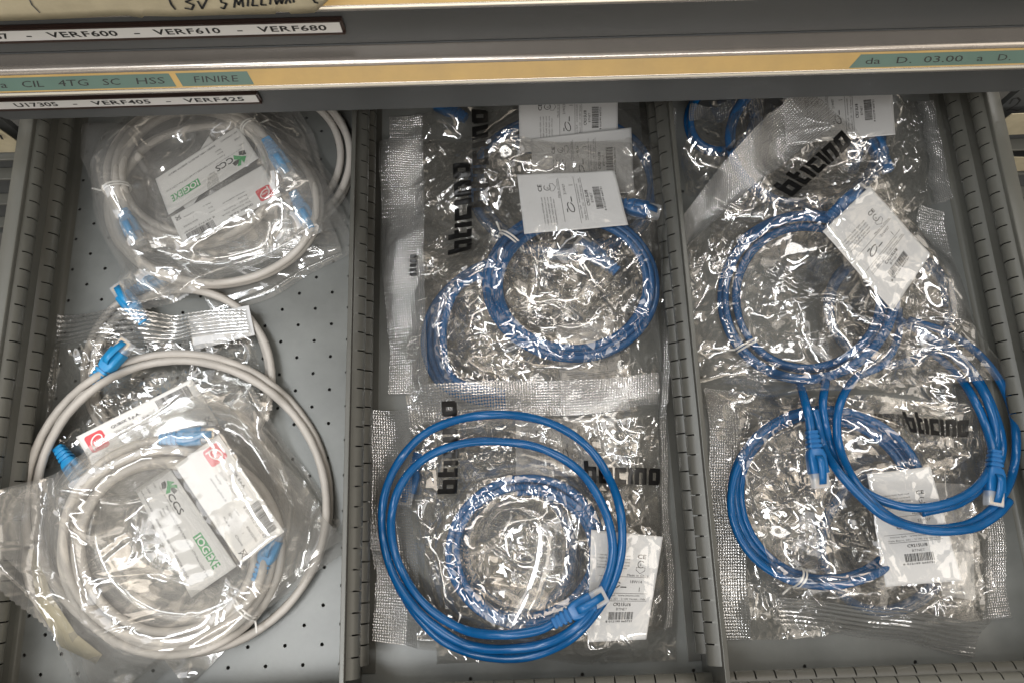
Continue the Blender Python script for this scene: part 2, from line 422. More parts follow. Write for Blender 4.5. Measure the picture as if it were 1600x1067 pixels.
divider(164.8, -1, 'slotted steel divider between the middle bags and the right-hand pile of blue cables')

# ------------------------------------------------------------------ closed drawers above
def closed_drawer(dz, z_bottom, z_top, label, strips, bottom_cut):
    t = thing('closed_drawer', (0, 228, z_bottom), label, 'drawer', 'closed drawers above the open one')
    x0, x1 = -452.0, 483.0
    mb = MB()
    out = [(x0, z_bottom), (x1, z_bottom), (x1+4, z_bottom+3), (x1+9, z_bottom+14), (x1+20, z_bottom+27), (x1+60, z_bottom+28), (x1+60, z_top),
           (x0-60, z_top), (x0-60, z_bottom+22), (x0-14, z_bottom+20), (x0-5, z_bottom+8)] if bottom_cut else [(x0-60, z_bottom), (x1+60, z_bottom), (x1+60, z_top), (x0-60, z_top)]
    n = len(out); V = [(a, 228, z) for a, z in out]+[(a, 231, z) for a, z in out]
    mb.add(V, [tuple(range(n)), tuple(range(2*n-1, n-1, -1))]+[(k, n+k, n+(k+1) % n, (k+1) % n) for k in range(n)])
    mb.build('front_panel', M['front'], t, bevel=.9)
    mb = MB(); mb.box(x0, 231.2, z_bottom+3, x1, 420, z_top-4); mb.build('drawer_body', M['under'], t)
    # handle profile, swept along x
    H = [(227.8, 131.6), (219, 130.9), (216.8, 130.75), (215.2, 130.4), (213.8, 129.8), (212.7, 128.9), (211.9, 127.8), (211.6, 126.8), (212.2, 126.2), (202.2, 117.4), (201.2, 118.4), (199.6, 117.9), (199.2, 116.2), (200.6, 114.8), (214, 114.2), (227.8, 117)]
    secs = [[(x, y, z+dz) for y, z in H] for x in (-520, 560)]
    mb = MB(); mb.loft(secs); o = mb.build('handle', M['alu'], t, True)
    e = o.modifiers.new('es', 'EDGE_SPLIT'); e.split_angle = math.radians(50)
    lp = MB(); lp.box(-520, 199.3, 117.95+dz, 560, 200.9, 118.75+dz); lp.build('clear_lip', M['lip'], o)
    # label strip lies in the sloping face
    A = np.array([211.9, 127.0+dz]); B = np.array([202.0, 118.1+dz]); nv = np.array([-.67, .74])
    def on(x, s, h=.0):
        p_ = B+(A-B)*s+nv*h; return (x, p_[0], p_[1])
    def strip(name, xa, xb, m, h, s0=0.02, s1=.98, sk0=0, sk1=0, par=None):
        q = MB(); q.add([on(xa, s0, h), on(xb, s0, h), on(xb+sk1, s1, h), on(xa+sk0, s1, h)], [(0, 1, 2, 3)])
        return q.build(name, m, par or o)
    base = strip('yellow_strip', -520, 560, M['yellow'], .25)
    for xa, xb, sk0, sk1, txts in strips:
        c = strip('teal_insert', xa, xb, M['teal'], .45, .10, .86, sk0, sk1, o)
        d = Decal(lambda a, b_: on(a, b_, .65))
        for txt, a, w in txts: d.text(txt, a, .30, .36, w)
        if txts:
            q = d.build('lettering', M['ink'], c)
    return t, on
def X_at(x, y): return aty(x, y, 206.5)[0]
def tx(txt, xa, xb, y): return (txt, X_at(xa, y), X_at(xb, y)-X_at(xa, y))
closed_drawer(0, 38.5, 131.5, 'closed grey drawer just above the open one, its yellow strip lettered FINIRE', [
    (-470, X_at(277, 130), -3, -4, [tx('a', 0, 12, 133), tx('CIL', 32, 70, 131), tx('4TG', 90, 140, 130), tx('SC', 160, 190, 129), tx('HSS', 212, 260, 128)]),
    (X_at(287, 130), X_at(397, 125), -4, -4, [tx('FINIRE', 302, 375, 125)]),
    (X_at(1327, 98), 540, 8, 0, [tx('da', 1351, 1376, 96), tx('D.', 1398, 1424, 96), tx('03.00', 1442, 1503, 94), tx('a', 1524, 1535, 93), tx('D.', 1555, 1577, 93)])], True)
closed_drawer(89.5, 133.2, 221, 'closed grey drawer at the very top with torn tan paper hanging over its handle', [], False)

def label_holder(xa, xb, zb, zt, label, texts):
    t = thing('label_holder', ((xa+xb)/2, 226, zb), label, 'label', 'magnetic label holders on the drawer fronts')
    mb = MB(); mb.box(xa-1.5, 225.2, zb-2, xb+2.5, 227.6, zt+2.2); mb.build('frame', M['frame'], t, bevel=.4)
    mb = MB(); mb.box(xa-1, 223.2, zt+.4, xb+2, 225.1, zt+2); mb.box(xa-1, 223.2, zb-1.8, xb+2, 225.1, zb-.3); mb.build('rail', M['frame'], t, bevel=.3)
    mb = MB(); mb.box(xa, 224.2, zb, xb, 225.1, zt); p_ = mb.build('paper_insert', M['card'], t)
    d = Decal(lambda a, b_: (a, 224.0, b_))
    hh = zt-zb
    for txt, pxa, pxb, py in texts:
        a = aty(pxa, py, 224)[0]; w = aty(pxb, py, 224)[0]-a
        d.text(txt, a, zb+hh*.26, hh*.50, w, 'b')
    d.build('lettering', M['ink'], p_)
label_holder(-500, -213.5, 61.6, 73.2, 'long white label strip reading VERF405 and VERF425 on the lower drawer front',
             [('U17305', 22, 92, 165), ('-', 112, 120, 162), ('VERF405', 142, 236, 160), ('-', 257, 266, 157), ('VERF425', 285, 381, 154)])
label_holder(-500, -119.5, 151.6, 163.6, 'long white label strip reading VERF600, VERF610 and VERF680 on the topmost drawer front',
             [('VERF587', -80, 13, 56), ('-', 38, 48, 55), ('VERF600', 70, 182, 50), ('-', 205, 216, 48), ('VERF610', 238, 344, 47), ('-', 368, 378, 45), ('VERF680', 402, 511, 44)])

# torn tan paper over the top handle
t = thing('torn_paper', (-250, 197, 200), 'torn tan paper with 5V 5 MILLIWATT handwritten, taped over the topmost handle', 'paper')
edge = [(-30, 33), (0, 32), (60, 30), (130, 27), (198, 23), (222, 27), (226, 24), (280, 25), (330, 23), (372, 22), (430, 21), (432, 17), (452, 18), (455, 21), (492, 19), (500, 11), (512, 0), (522, -14)]
top = [(x, -40-(.03*x)) for x, _ in edge]
V = []; rr = random.Random(3)
for (x, y), (x2, y2) in zip(edge, top):
    for k in range(7):
        f = k/6; yy = 197.4 - 1.6*math.sin(f*3) + rr.uniform(-.5, .5)
        V.append(tuple(aty(x+(x2-x)*f, y+(y2-y)*f, yy)))
F = [(i*7+k, i*7+7+k, i*7+8+k, i*7+1+k) for i in range(len(edge)-1) for k in range(6)]
o = mesh_obj('paper_sheet', V, F, M['tan'], t, True); sm = o.modifiers.new('s', 'SOLIDIFY'); sm.thickness = .8*S; sm.offset = 1
def hand(strokes, fn, w, name, m, parent, r=.45):
    mb = MB()
    for st in strokes:
        pts = [np.array(fn(*q)) for q in st]
        for a, b_ in zip(pts[:-1], pts[1:]):
            d = b_-a; L = np.linalg.norm(d)
            if L < 1e-6: continue
            d /= L; up = np.array([0, -.35, .93]) if abs(d[2]) < .9 else np.array([0, -1., 0]); sd = np.cross(d, [0, -1, 0]); sd /= (np.linalg.norm(sd)+1e-9)
            a2 = a-d*r*.6; b2 = b_+d*r*.6; o2 = np.array([0, -.25, 0.])
            mb.add([a2-sd*w+o2, b2-sd*w+o2, b2+sd*w+o2, a2+sd*w+o2], [(0, 1, 2, 3)])
    return mb.build(name, m, parent)
fn = lambda x, y: aty(x, y, 195.0)
hand([[(263, -4), (268, 8), (274, 15)], [(303, -2), (290, 3), (303, 8), (300, 15), (289, 13)], [(309, 2), (316, 14), (324, -2)],
      [(357, -4), (344, -1), (346, 4), (354, 6), (350, 14), (345, 12)], [(366, 12), (368, -3), (373, 8), (378, -4), (380, 11)], [(388, -3), (387, 10)], [(396, -4), (394, 9), (403, 9)],
      [(409, -4), (408, 8), (416, 8)], [(423, -4), (422, 7)], [(429, -3), (432, 7), (437, -2), (440, 6), (444, -5)], [(446, 6), (450, -4), (454, 5)], [(458, -4), (459, 4)], [(486, -6), (492, 4), (497, 5)]],
     fn, .75, 'handwriting', M['ink'], o)
hand([[(45, -3), (50, 8), (62, 20)]], fn, .45, 'pencil_line', M['ink_grey'], o)

# ------------------------------------------------------------------ neighbours beside the drawer
def neighbour(xs, label, cards, dark):
    x0, x1 = xs
    t = thing('neighbouring_cabinet', ((x0+x1)/2, 232, -200), label, 'cabinet')
    mb = MB(); mb.box(x0, 236, -420, x1, 242, 30); mb.build('shelf_front', M['front'], t)
    for z in (-22, -62, -120, -180):
        mb = MB(); mb.box(x0, 222, z-3, x1, 235.7, z); mb.build('shelf_edge', M['wall'], t, bevel=.6)
    return t
t = neighbour((-640, -466), 'dark grey cabinet front seen past the left edge of the open drawer', None, None)
t2 = neighbour((496, 700), 'dark grey cabinet front seen past the right edge of the open drawer', None, None)
def card(xa, xb, za, zb, Y, label, strokes=None):
    mb = MB(); n = 10; V = []
    rr = random.Random(int(xa))
    for i in range(n+1):
        x = xa+(xb-xa)*i/n
        V += [(x, Y+rr.uniform(-.5, .5), za+rr.uniform(-.8, .8)), (x, Y-3+rr.uniform(-.5, .5), zb)]
    mb.add(V, [(2*i, 2*i+2, 2*i+3, 2*i+1) for i in range(n)])
    o = mb.build('shelf_card', M['tan'], None, False, local=((xa+xb)/2, Y, za)); o.modifiers.new('s', 'SOLIDIFY').thickness = .8*S
    tag(o, label, 'card', 'tan cards on the neighbouring cabinets')
    return o
c1 = card(-600, -464, -15, 37, 226, 'tan paper card past the upper left corner of the drawer, with a short pen stroke')
hand([[(0, 211), (4, 218)]], lambda x, y: aty(x, y, 221.5), 1.0, 'pen_stroke', M['ink'], c1)
c2 = card(494, 640, -30, 14, 222, 'tan card with a handwritten 2 past the upper right corner of the drawer')
hand([[(1577, 163), (1582, 155), (1590, 153), (1594, 157), (1588, 164), (1573, 173), (1580, 171), (1590, 173), (1597, 170)]], lambda x, y: aty(x, y, 218.0), .9, 'handwritten_number', M['ink'], c2)
c3 = card(520, 640, -112, -74, 222, 'blank tan card on the lower shelf of the cabinet to the right')
mb = MB(); mb.box(-2500, -2500, -431, 2500, 2500, -421); o = mb.build('ground', M['under']); tag(o, kind='structure')

# ------------------------------------------------------------------ pile height field (u), so that everything lies on what is beneath it
GS = 2.0; GX0, GY0 = -530.0, -310.0; GNX, GNY = 560, 345
G = np.full((GNY, GNX), Z0+.2); CM = np.zeros((GNY, GNX))      # CM marks where a flat card holds the film smooth
gx = GX0+np.arange(GNX)*GS; gy = GY0+np.arange(GNY)*GS
GXX, GYY = np.meshgrid(gx, gy)
def gsamp(A, x, y):
    fx = np.clip((np.asarray(x)-GX0)/GS, 0, GNX-1.001); fy = np.clip((np.asarray(y)-GY0)/GS, 0, GNY-1.001)
    i = fx.astype(int); j = fy.astype(int); u = fx-i; v = fy-j
    return (A[j, i]*(1-u)+A[j, i+1]*u)*(1-v)+(A[j+1, i]*(1-u)+A[j+1, i+1]*u)*v
def maxf(A, r):
    k = int(round(r/GS)); B = A.copy()
    for dj in range(-k, k+1):
        for di in range(-k, k+1):
            if (di or dj) and di*di+dj*dj <= k*k+.5:
                B = np.maximum(B, np.roll(np.roll(A, dj, 0), di, 1))
    return B
def gauss(A, s):
    s = s/GS; n = int(3*s)+1; w = np.exp(-.5*(np.arange(-n, n+1)/s)**2); w /= w.sum()
    for ax in (0, 1):
        Pd = np.pad(A, [(n, n) if a == ax else (0, 0) for a in (0, 1)], 'edge'); B = np.zeros_like(A)
        for k in range(2*n+1):
            sl = [slice(None)]*2; sl[ax] = slice(k, k+A.shape[ax]); B += w[k]*Pd[tuple(sl)]
        A = B
    return A
def stamp(pts, r):
    for x, y, z in pts:
        i0 = int((x-r-GX0)/GS); i1 = int((x+r-GX0)/GS)+2; j0 = int((y-r-GY0)/GS); j1 = int((y+r-GY0)/GS)+2
        i0 = max(i0, 0); j0 = max(j0, 0); i1 = min(i1, GNX); j1 = min(j1, GNY)
        if i1 <= i0 or j1 <= j0: continue
        d2 = (GXX[j0:j1, i0:i1]-x)**2+(GYY[j0:j1, i0:i1]-y)**2
        h = np.where(d2 < r*r, z+np.sqrt(np.maximum(r*r-d2, 0)), -999)
        G[j0:j1, i0:i1] = np.maximum(G[j0:j1, i0:i1], h)

RC = 3.8            # cord radius
def resample(Q, step=2.0):
    Q = np.asarray(Q, float); d = np.r_[0, np.cumsum(np.linalg.norm(np.diff(Q[:, :2], axis=0), axis=1))]
    n = max(4, int(d[-1]/step)); t = np.linspace(0, d[-1], n)
    return np.stack([np.interp(t, d, Q[:, k]) for k in range(Q.shape[1])], 1)
def catmull(Q, n=14):
    Q = np.asarray(Q, float); Qp = np.vstack([2*Q[0]-Q[1], Q, 2*Q[-1]-Q[-2]]); o = []
    for i in range(1, len(Qp)-2):
        p0, p1, p2, p3 = Qp[i-1:i+3]
        for k in range(n):
            t = k/n; o.append(.5*((2*p1)+(-p0+p2)*t+(2*p0-5*p1+4*p2-p3)*t*t+(-p0+3*p1-3*p2+p3)*t**3))
    o.append(Q[-1]); return np.array(o)
def lay(img, zguess, r=RC, climb=18.0, lift=None, smooth=9):
    """image-space polyline -> cord path resting on the pile"""
    img = np.asarray(img, float)
    W_ = np.array([atz(x, y, zguess) for x, y in img]); W_ = resample(W_)
    off = [(0, 0)]+[(.55*r*math.cos(a), .55*r*math.sin(a)) for a in np.arange(0, 2*math.pi, math.pi/3)]
    n = len(W_); lag = 14; base = gsamp(G, W_[:, 0], W_[:, 1]); z = np.zeros(n)
    for i in range(n):
        x, y = W_[i, :2]
        g = max(float(gsamp(G, x+a, y+b_)) for a, b_ in off)
        z[i] = min(g, base[i]+climb)+r
        if i >= lag: stamp([(W_[i-lag, 0], W_[i-lag, 1], z[i-lag])], r)
    k = 4; zz = np.array([z[max(0, i-k):i+k+1].max() for i in range(n)])
    w = np.exp(-.5*(np.arange(-12, 13)/(smooth/2))**2); w /= w.sum()
    z = np.convolve(np.pad(zz, 12, 'edge'), w, 'valid')
    if lift is not None: z += lift
    # keep the traced outline at the new height
    out = W_.copy(); sc = (CAM[2]-z)/(CAM[2]-zguess)
    out[:, 0] = CAM[0]+(W_[:, 0]-CAM[0])*sc; out[:, 1] = CAM[1]+(W_[:, 1]-CAM[1])*sc; out[:, 2] = z
    stamp(out, r)
    for q in out: CM[int(np.clip(round((q[1]-GY0)/GS), 0, GNY-1)), int(np.clip(round((q[0]-GX0)/GS), 0, GNX-1))] = .85
    return out
def tube(name, Pth, r, m, parent, sides=12, seed=0):
    Pth = np.asarray(Pth); n = len(Pth); T = np.gradient(Pth, axis=0); T /= np.linalg.norm(T, axis=1)[:, None]
    up = np.array([0, 0, 1.]); A = np.cross(T, up); A /= np.linalg.norm(A, axis=1)[:, None]; B = np.cross(A, T)
    an = np.linspace(0, 2*math.pi, sides, endpoint=False)
    s = np.arange(n)*2.0
    rr = r*(1+.035*np.sin(s/6.5+seed)[:, None]*np.cos(an*2)[None, :])          # the twisted pairs show through the jacket
    V = Pth[:, None, :]+rr[:, :, None]*(np.cos(an)[None, :, None]*A[:, None, :]+np.sin(an)[None, :, None]*B[:, None, :])
    V = V.reshape(-1, 3); i, j = np.meshgrid(np.arange(n-1), np.arange(sides), indexing='ij'); j2 = (j+1) % sides
    F = np.stack([i*sides+j, i*sides+j2, (i+1)*sides+j2, (i+1)*sides+j], -1).reshape(-1, 4)
    F = [tuple(f) for f in F]+[tuple(range(sides-1, -1, -1)), tuple((n-1)*sides+k for k in range(sides))]
    return mesh_obj(name, V, F, m, parent, True)
def rrect(x, w, h, zc=0, n=4):
    """rounded rectangle section in the y-z plane at x"""
    r = min(w, h)*.22; o = []
    for sx, sz, a0 in ((1, 1, 0), (-1, 1, 90), (-1, -1, 180), (1, -1, 270)):
        for k in range(n):
            a = math.radians(a0+90*k/(n-1)); o.append((x, sx*(w/2-r)+r*math.cos(a), zc+sz*(h/2-r)+r*math.sin(a)))
    return o
def connector(parent, pos, ang, boot_m, tilt=0, k=1.0, roll=0, pitch=0):
    """network plug: strain-relief boot, clear plug with contacts, latch. pos in u, ang = heading in the plane"""
    ca, sa = math.cos(ang), math.sin(ang); cr_, sr_ = math.cos(roll), math.sin(roll); cp, sp_ = math.cos(pitch), math.sin(pitch)
    def X(p_):
        x, y, z = [c*k for c in p_]; y, z = y*cr_-z*sr_, y*sr_+z*cr_; x, z = x*cp-z*sp_, x*sp_+z*cp
        return (pos[0]+x*ca-y*sa, pos[1]+x*sa+y*ca, pos[2]+z)
    mb = MB(); secs = []
    x = -5
    for i in range(4):
        secs += [rrect(x, 9.6+i*.9, 9.2+i*.4), rrect(x+2.4, 9.9+i*.9, 9.4+i*.4), rrect(x+2.5, 8.4+i*.5, 8.2), rrect(x+4.0, 8.6+i*.5, 8.3)]; x += 4.1
    secs += [rrect(x, 12.4, 10), rrect(x+5, 15.6, 11.6), rrect(x+20, 16.4, 12), rrect(x+20.6, 15.6, 11.2)]
    mb.loft([[X(p_) for p_ in s_] for s_ in secs]); b_ = mb.build('boot', boot_m, parent, True)
    e = b_.modifiers.new('es', 'EDGE_SPLIT'); e.split_angle = math.radians(38)
    xe = x+20
    mb = MB(); mb.loft([[X(p_) for p_ in s_] for s_ in (rrect(xe-6, 14.4, 9.8), rrect(xe+11, 14.6, 10), rrect(xe+13, 14.2, 9.6))])
    pg = mb.build('plug', M['plug'], parent, True); e = pg.modifiers.new('es', 'EDGE_SPLIT'); e.split_angle = math.radians(30)
    mb = MB()
    for i in range(8):
        y = -5.1+i*1.46
        mb.add([X(q) for q in ((xe+4.5, y-.4, 3.2), (xe+12, y-.4, 3.2), (xe+12, y+.4, 3.2), (xe+4.5, y+.4, 3.2), (xe+4.5, y-.4, 4.6), (xe+12, y-.4, 4.6), (xe+12, y+.4, 4.6), (xe+4.5, y+.4, 4.6))],
               [(0, 3, 2, 1), (4, 5, 6, 7), (0, 1, 5, 4), (1, 2, 6, 5), (2, 3, 7, 6), (3, 0, 4, 7)])
    mb.build('contacts', M['gold'], pg)
    mb = MB(); mb.loft([[X(p_) for p_ in s_] for s_ in (rrect(xe-4, 13, 6), rrect(xe+5, 13, 6))]); mb.build('wire_block', boot_m, pg, True)
    mb = MB(); L_ = [(xe+10, 5.0), (xe+4, 7.6), (xe-2, 9.4), (xe-8, 10.2), (xe-12, 9.2), (xe-14.5, 6.2)]
    mb.loft([[X((a, sy*3.0, z+sz*.7)) for sy, sz in ((-1, -1), (1, -1), (1, 1), (-1, 1))] for a, z in L_])
    mb.build('latch', boot_m, parent, True)
    # occupy the pile
    stamp([X((q, yy, 0)) for q in np.arange(0, xe+12, 2.5) for yy in (-5, 0, 5)], 5.8)
    stamp([X((q, 0, 4.8)) for q in np.arange(xe-12, xe+8, 2.5)], 5.5)
    return X
def tie(parent, path, idx, width=16, m=None):
    """white twist tie round the bundle at a point of the path"""
    p_ = np.array(path[idx]); d = np.array(path[min(idx+3, len(path)-1)])-np.array(path[max(0, idx-3)]); d[2] = 0; d /= np.linalg.norm(d)
    n_ = np.array([-d[1], d[0], 0]); q = path-p_; al = np.abs(q@d); cr_ = q@n_
    sel = (al < 3) & (np.abs(cr_) < width)
    c_ = cr_[sel]; w_ = (c_.max()-c_.min())/2+4.6; zz = path[sel][:, 2]; hz = (zz.max()-zz.min())/2+4.4
    p_ = p_+n_*(c_.max()+c_.min())/2; p_[2] = (zz.max()+zz.min())/2
    for s in (-1.5, 1.5):
        pts = []
        for a in np.linspace(0, 2*math.pi, 22):
            pts.append(p_+d*s+n_*w_*math.cos(a)+np.array([0, 0, 1])*(hz*math.sin(a))+d*1.5*math.cos(a))
        if s > 0: pts += [pts[-1]+n_*3+d*2, pts[-1]+n_*9+d*6+np.array([0, 0, 2])]
        tube('cable_tie' , np.array(pts), .95, M['tie'], parent, 6)

def spiral(cx, cy_, rx, ry, turns, inward=.12, a0=0, rot=0, seed=1, jit=.03, dirn=1):
    r_ = random.Random(seed); n = int(turns*60); Q = []
    ph = [r_.uniform(0, 6.28) for _ in range(6)]; c, s = math.cos(rot), math.sin(rot)
    nt_ = int(turns)+2; offs_ = [-1+2*(k+.5)/nt_+r_.uniform(-.25, .25) for k in range(nt_)]; r_.shuffle(offs_); offs_.append(offs_[-1])
    for i in range(n+1):
        t = i/60; a = math.radians(a0)+dirn*2*math.pi*t
        k0 = int(t); f = t-k0; f = f*f*(3-2*f)
        o_ = offs_[k0]*(1-f)+offs_[k0+1]*f
        k = 1-inward*(.5+.5*o_)+jit*math.sin(2*a+ph[0]+.7*t)+jit*.5*math.sin(3*a+ph[1]-.5*t)
        ox = jit*12*math.sin(t*1.7+ph[2]); oy = jit*12*math.sin(t*2.1+ph[3])
        x = rx*k*math.cos(a); y = ry*k*math.sin(a)
        Q.append((cx+ox+x*c-y*s, cy_+oy+x*s+y*c))
    return Q

def cable(label, paths, zg, color, group, conns=(), ties=(), r=RC, climb=18):
    cm, bm = (M['grey_cord'], M['sky_boot']) if color == 'grey' else (M['blue_cord'], M['blue_boot'])
    w0 = atz(*paths[0][0], zg)
    t = thing('network_cable', (w0[0], w0[1], Z0), label, 'cable', group)
    outs = []
    for k, q in enumerate(paths):
        P_ = lay(q, zg, r, climb); outs.append(P_)
        tube('cord', P_, r, cm, t, 12, k)
    for c in conns:
        # ('start'/'end', path index) joins the cord; or explicit pixel pair
        if c[0] in ('start', 'end'):
            P_ = outs[c[1]]; 
            if c[0] == 'end': p_, q_ = P_[-1], P_[-5]
            else: p_, q_ = P_[0], P_[4]
            ang = math.atan2(p_[1]-q_[1], p_[0]-q_[0]); kw = c[2] if len(c) > 2 else {}
            connector(t, (p_[0], p_[1], p_[2]+1.8), ang, bm, **kw)
        else:
            (xa, ya), (xb, yb) = c[0], c[1]; kw = c[2] if len(c) > 2 else {}
            a = atz(xa, ya, zg); b_ = atz(xb, yb, zg); z = float(max(gsamp(G, a[0], a[1]), gsamp(G, b_[0], b_[1]), gsamp(G, (a[0]+b_[0])/2, (a[1]+b_[1])/2)))+6
            a = atz(xa, ya, z); b_ = atz(xb, yb, z)
            connector(t, a, math.atan2(b_[1]-a[1], b_[0]-a[0]), bm, **kw)
    for pi, frac, wd in ties: tie(t, outs[pi], int(frac*(len(outs[pi])-1)), wd)
    return t, outs

# ------------------------------------------------------------------ crumpled film
def tri(t): return np.abs((t % 1.0)-.5)*2
def snoise(x, y, rng, lam, n=5):
    h = np.zeros_like(x)
    for _ in range(n):
        a = rng.uniform(0, 2*math.pi); l = lam*rng.uniform(.7, 1.5); h = h+np.sin((x*math.cos(a)+y*math.sin(a))*2*math.pi/l+rng.uniform(0, 6.28))
    return h/math.sqrt(n)
class Crumple:
    def __init__(s, seed, kind):
        s.seed = seed; s.kind = kind
    def __call__(s, x, y):
        rng = random.Random(s.seed); x = np.asarray(x, float); y = np.asarray(y, float); h = np.zeros_like(x)
        crisp = s.kind == 'crisp'
        def lay_(lam, wamp):
            a = rng.uniform(0, math.pi); wx = snoise(x, y, rng, lam*2.6, 3)*lam*wamp
            return tri((x*math.cos(a)+y*math.sin(a)+wx)/lam+rng.uniform(0, 1))
        if crisp:
            for k in range(8):                       # broad flat facets
                lam = 92*(.80**k)*rng.uniform(.85, 1.2)
                msk = np.clip(.55+.6*snoise(x, y, rng, 100, 3), 0, 1.3)
                h = h+.155*(lam/2)*msk*lay_(lam, .07)
            for k in range(20):                      # long sharp standing creases
                lam = rng.uniform(34, 95); wd = rng.uniform(1.3, 2.8)
                msk = np.clip(.25+.9*snoise(x, y, rng, rng.uniform(55, 120), 3), 0, 1.1)
                h = h+rng.uniform(.45, .8)*(lam/2)*msk*np.maximum(0, lay_(lam, .06)-(1-2*wd/lam))
            msk = np.clip(.12+.75*snoise(x, y, rng, 70, 4), 0, 1)    # patches of fine crinkle
            for k in range(5):
                lam = rng.uniform(11, 24); h = h+.17*(lam/2)*msk*lay_(lam, .12)
        else:
            for k in range(5):
                lam = 170*(.74**k)*rng.uniform(.85, 1.2)
                h = h+.055*(lam/2)*np.clip(.6+.6*snoise(x, y, rng, 160, 3), 0, 1.3)*lay_(lam, .2)
            for k in range(14):
                lam = rng.uniform(50, 150); wd = rng.uniform(1.8, 4.5)
                msk = np.clip(.1+.9*snoise(x, y, rng, rng.uniform(70, 160), 3), 0, 1.1)
                h = h+rng.uniform(.35, .7)*(lam/2)*msk*np.maximum(0, lay_(lam, .12)-(1-2*wd/lam))
        return h-(4.0 if crisp else 1.0)

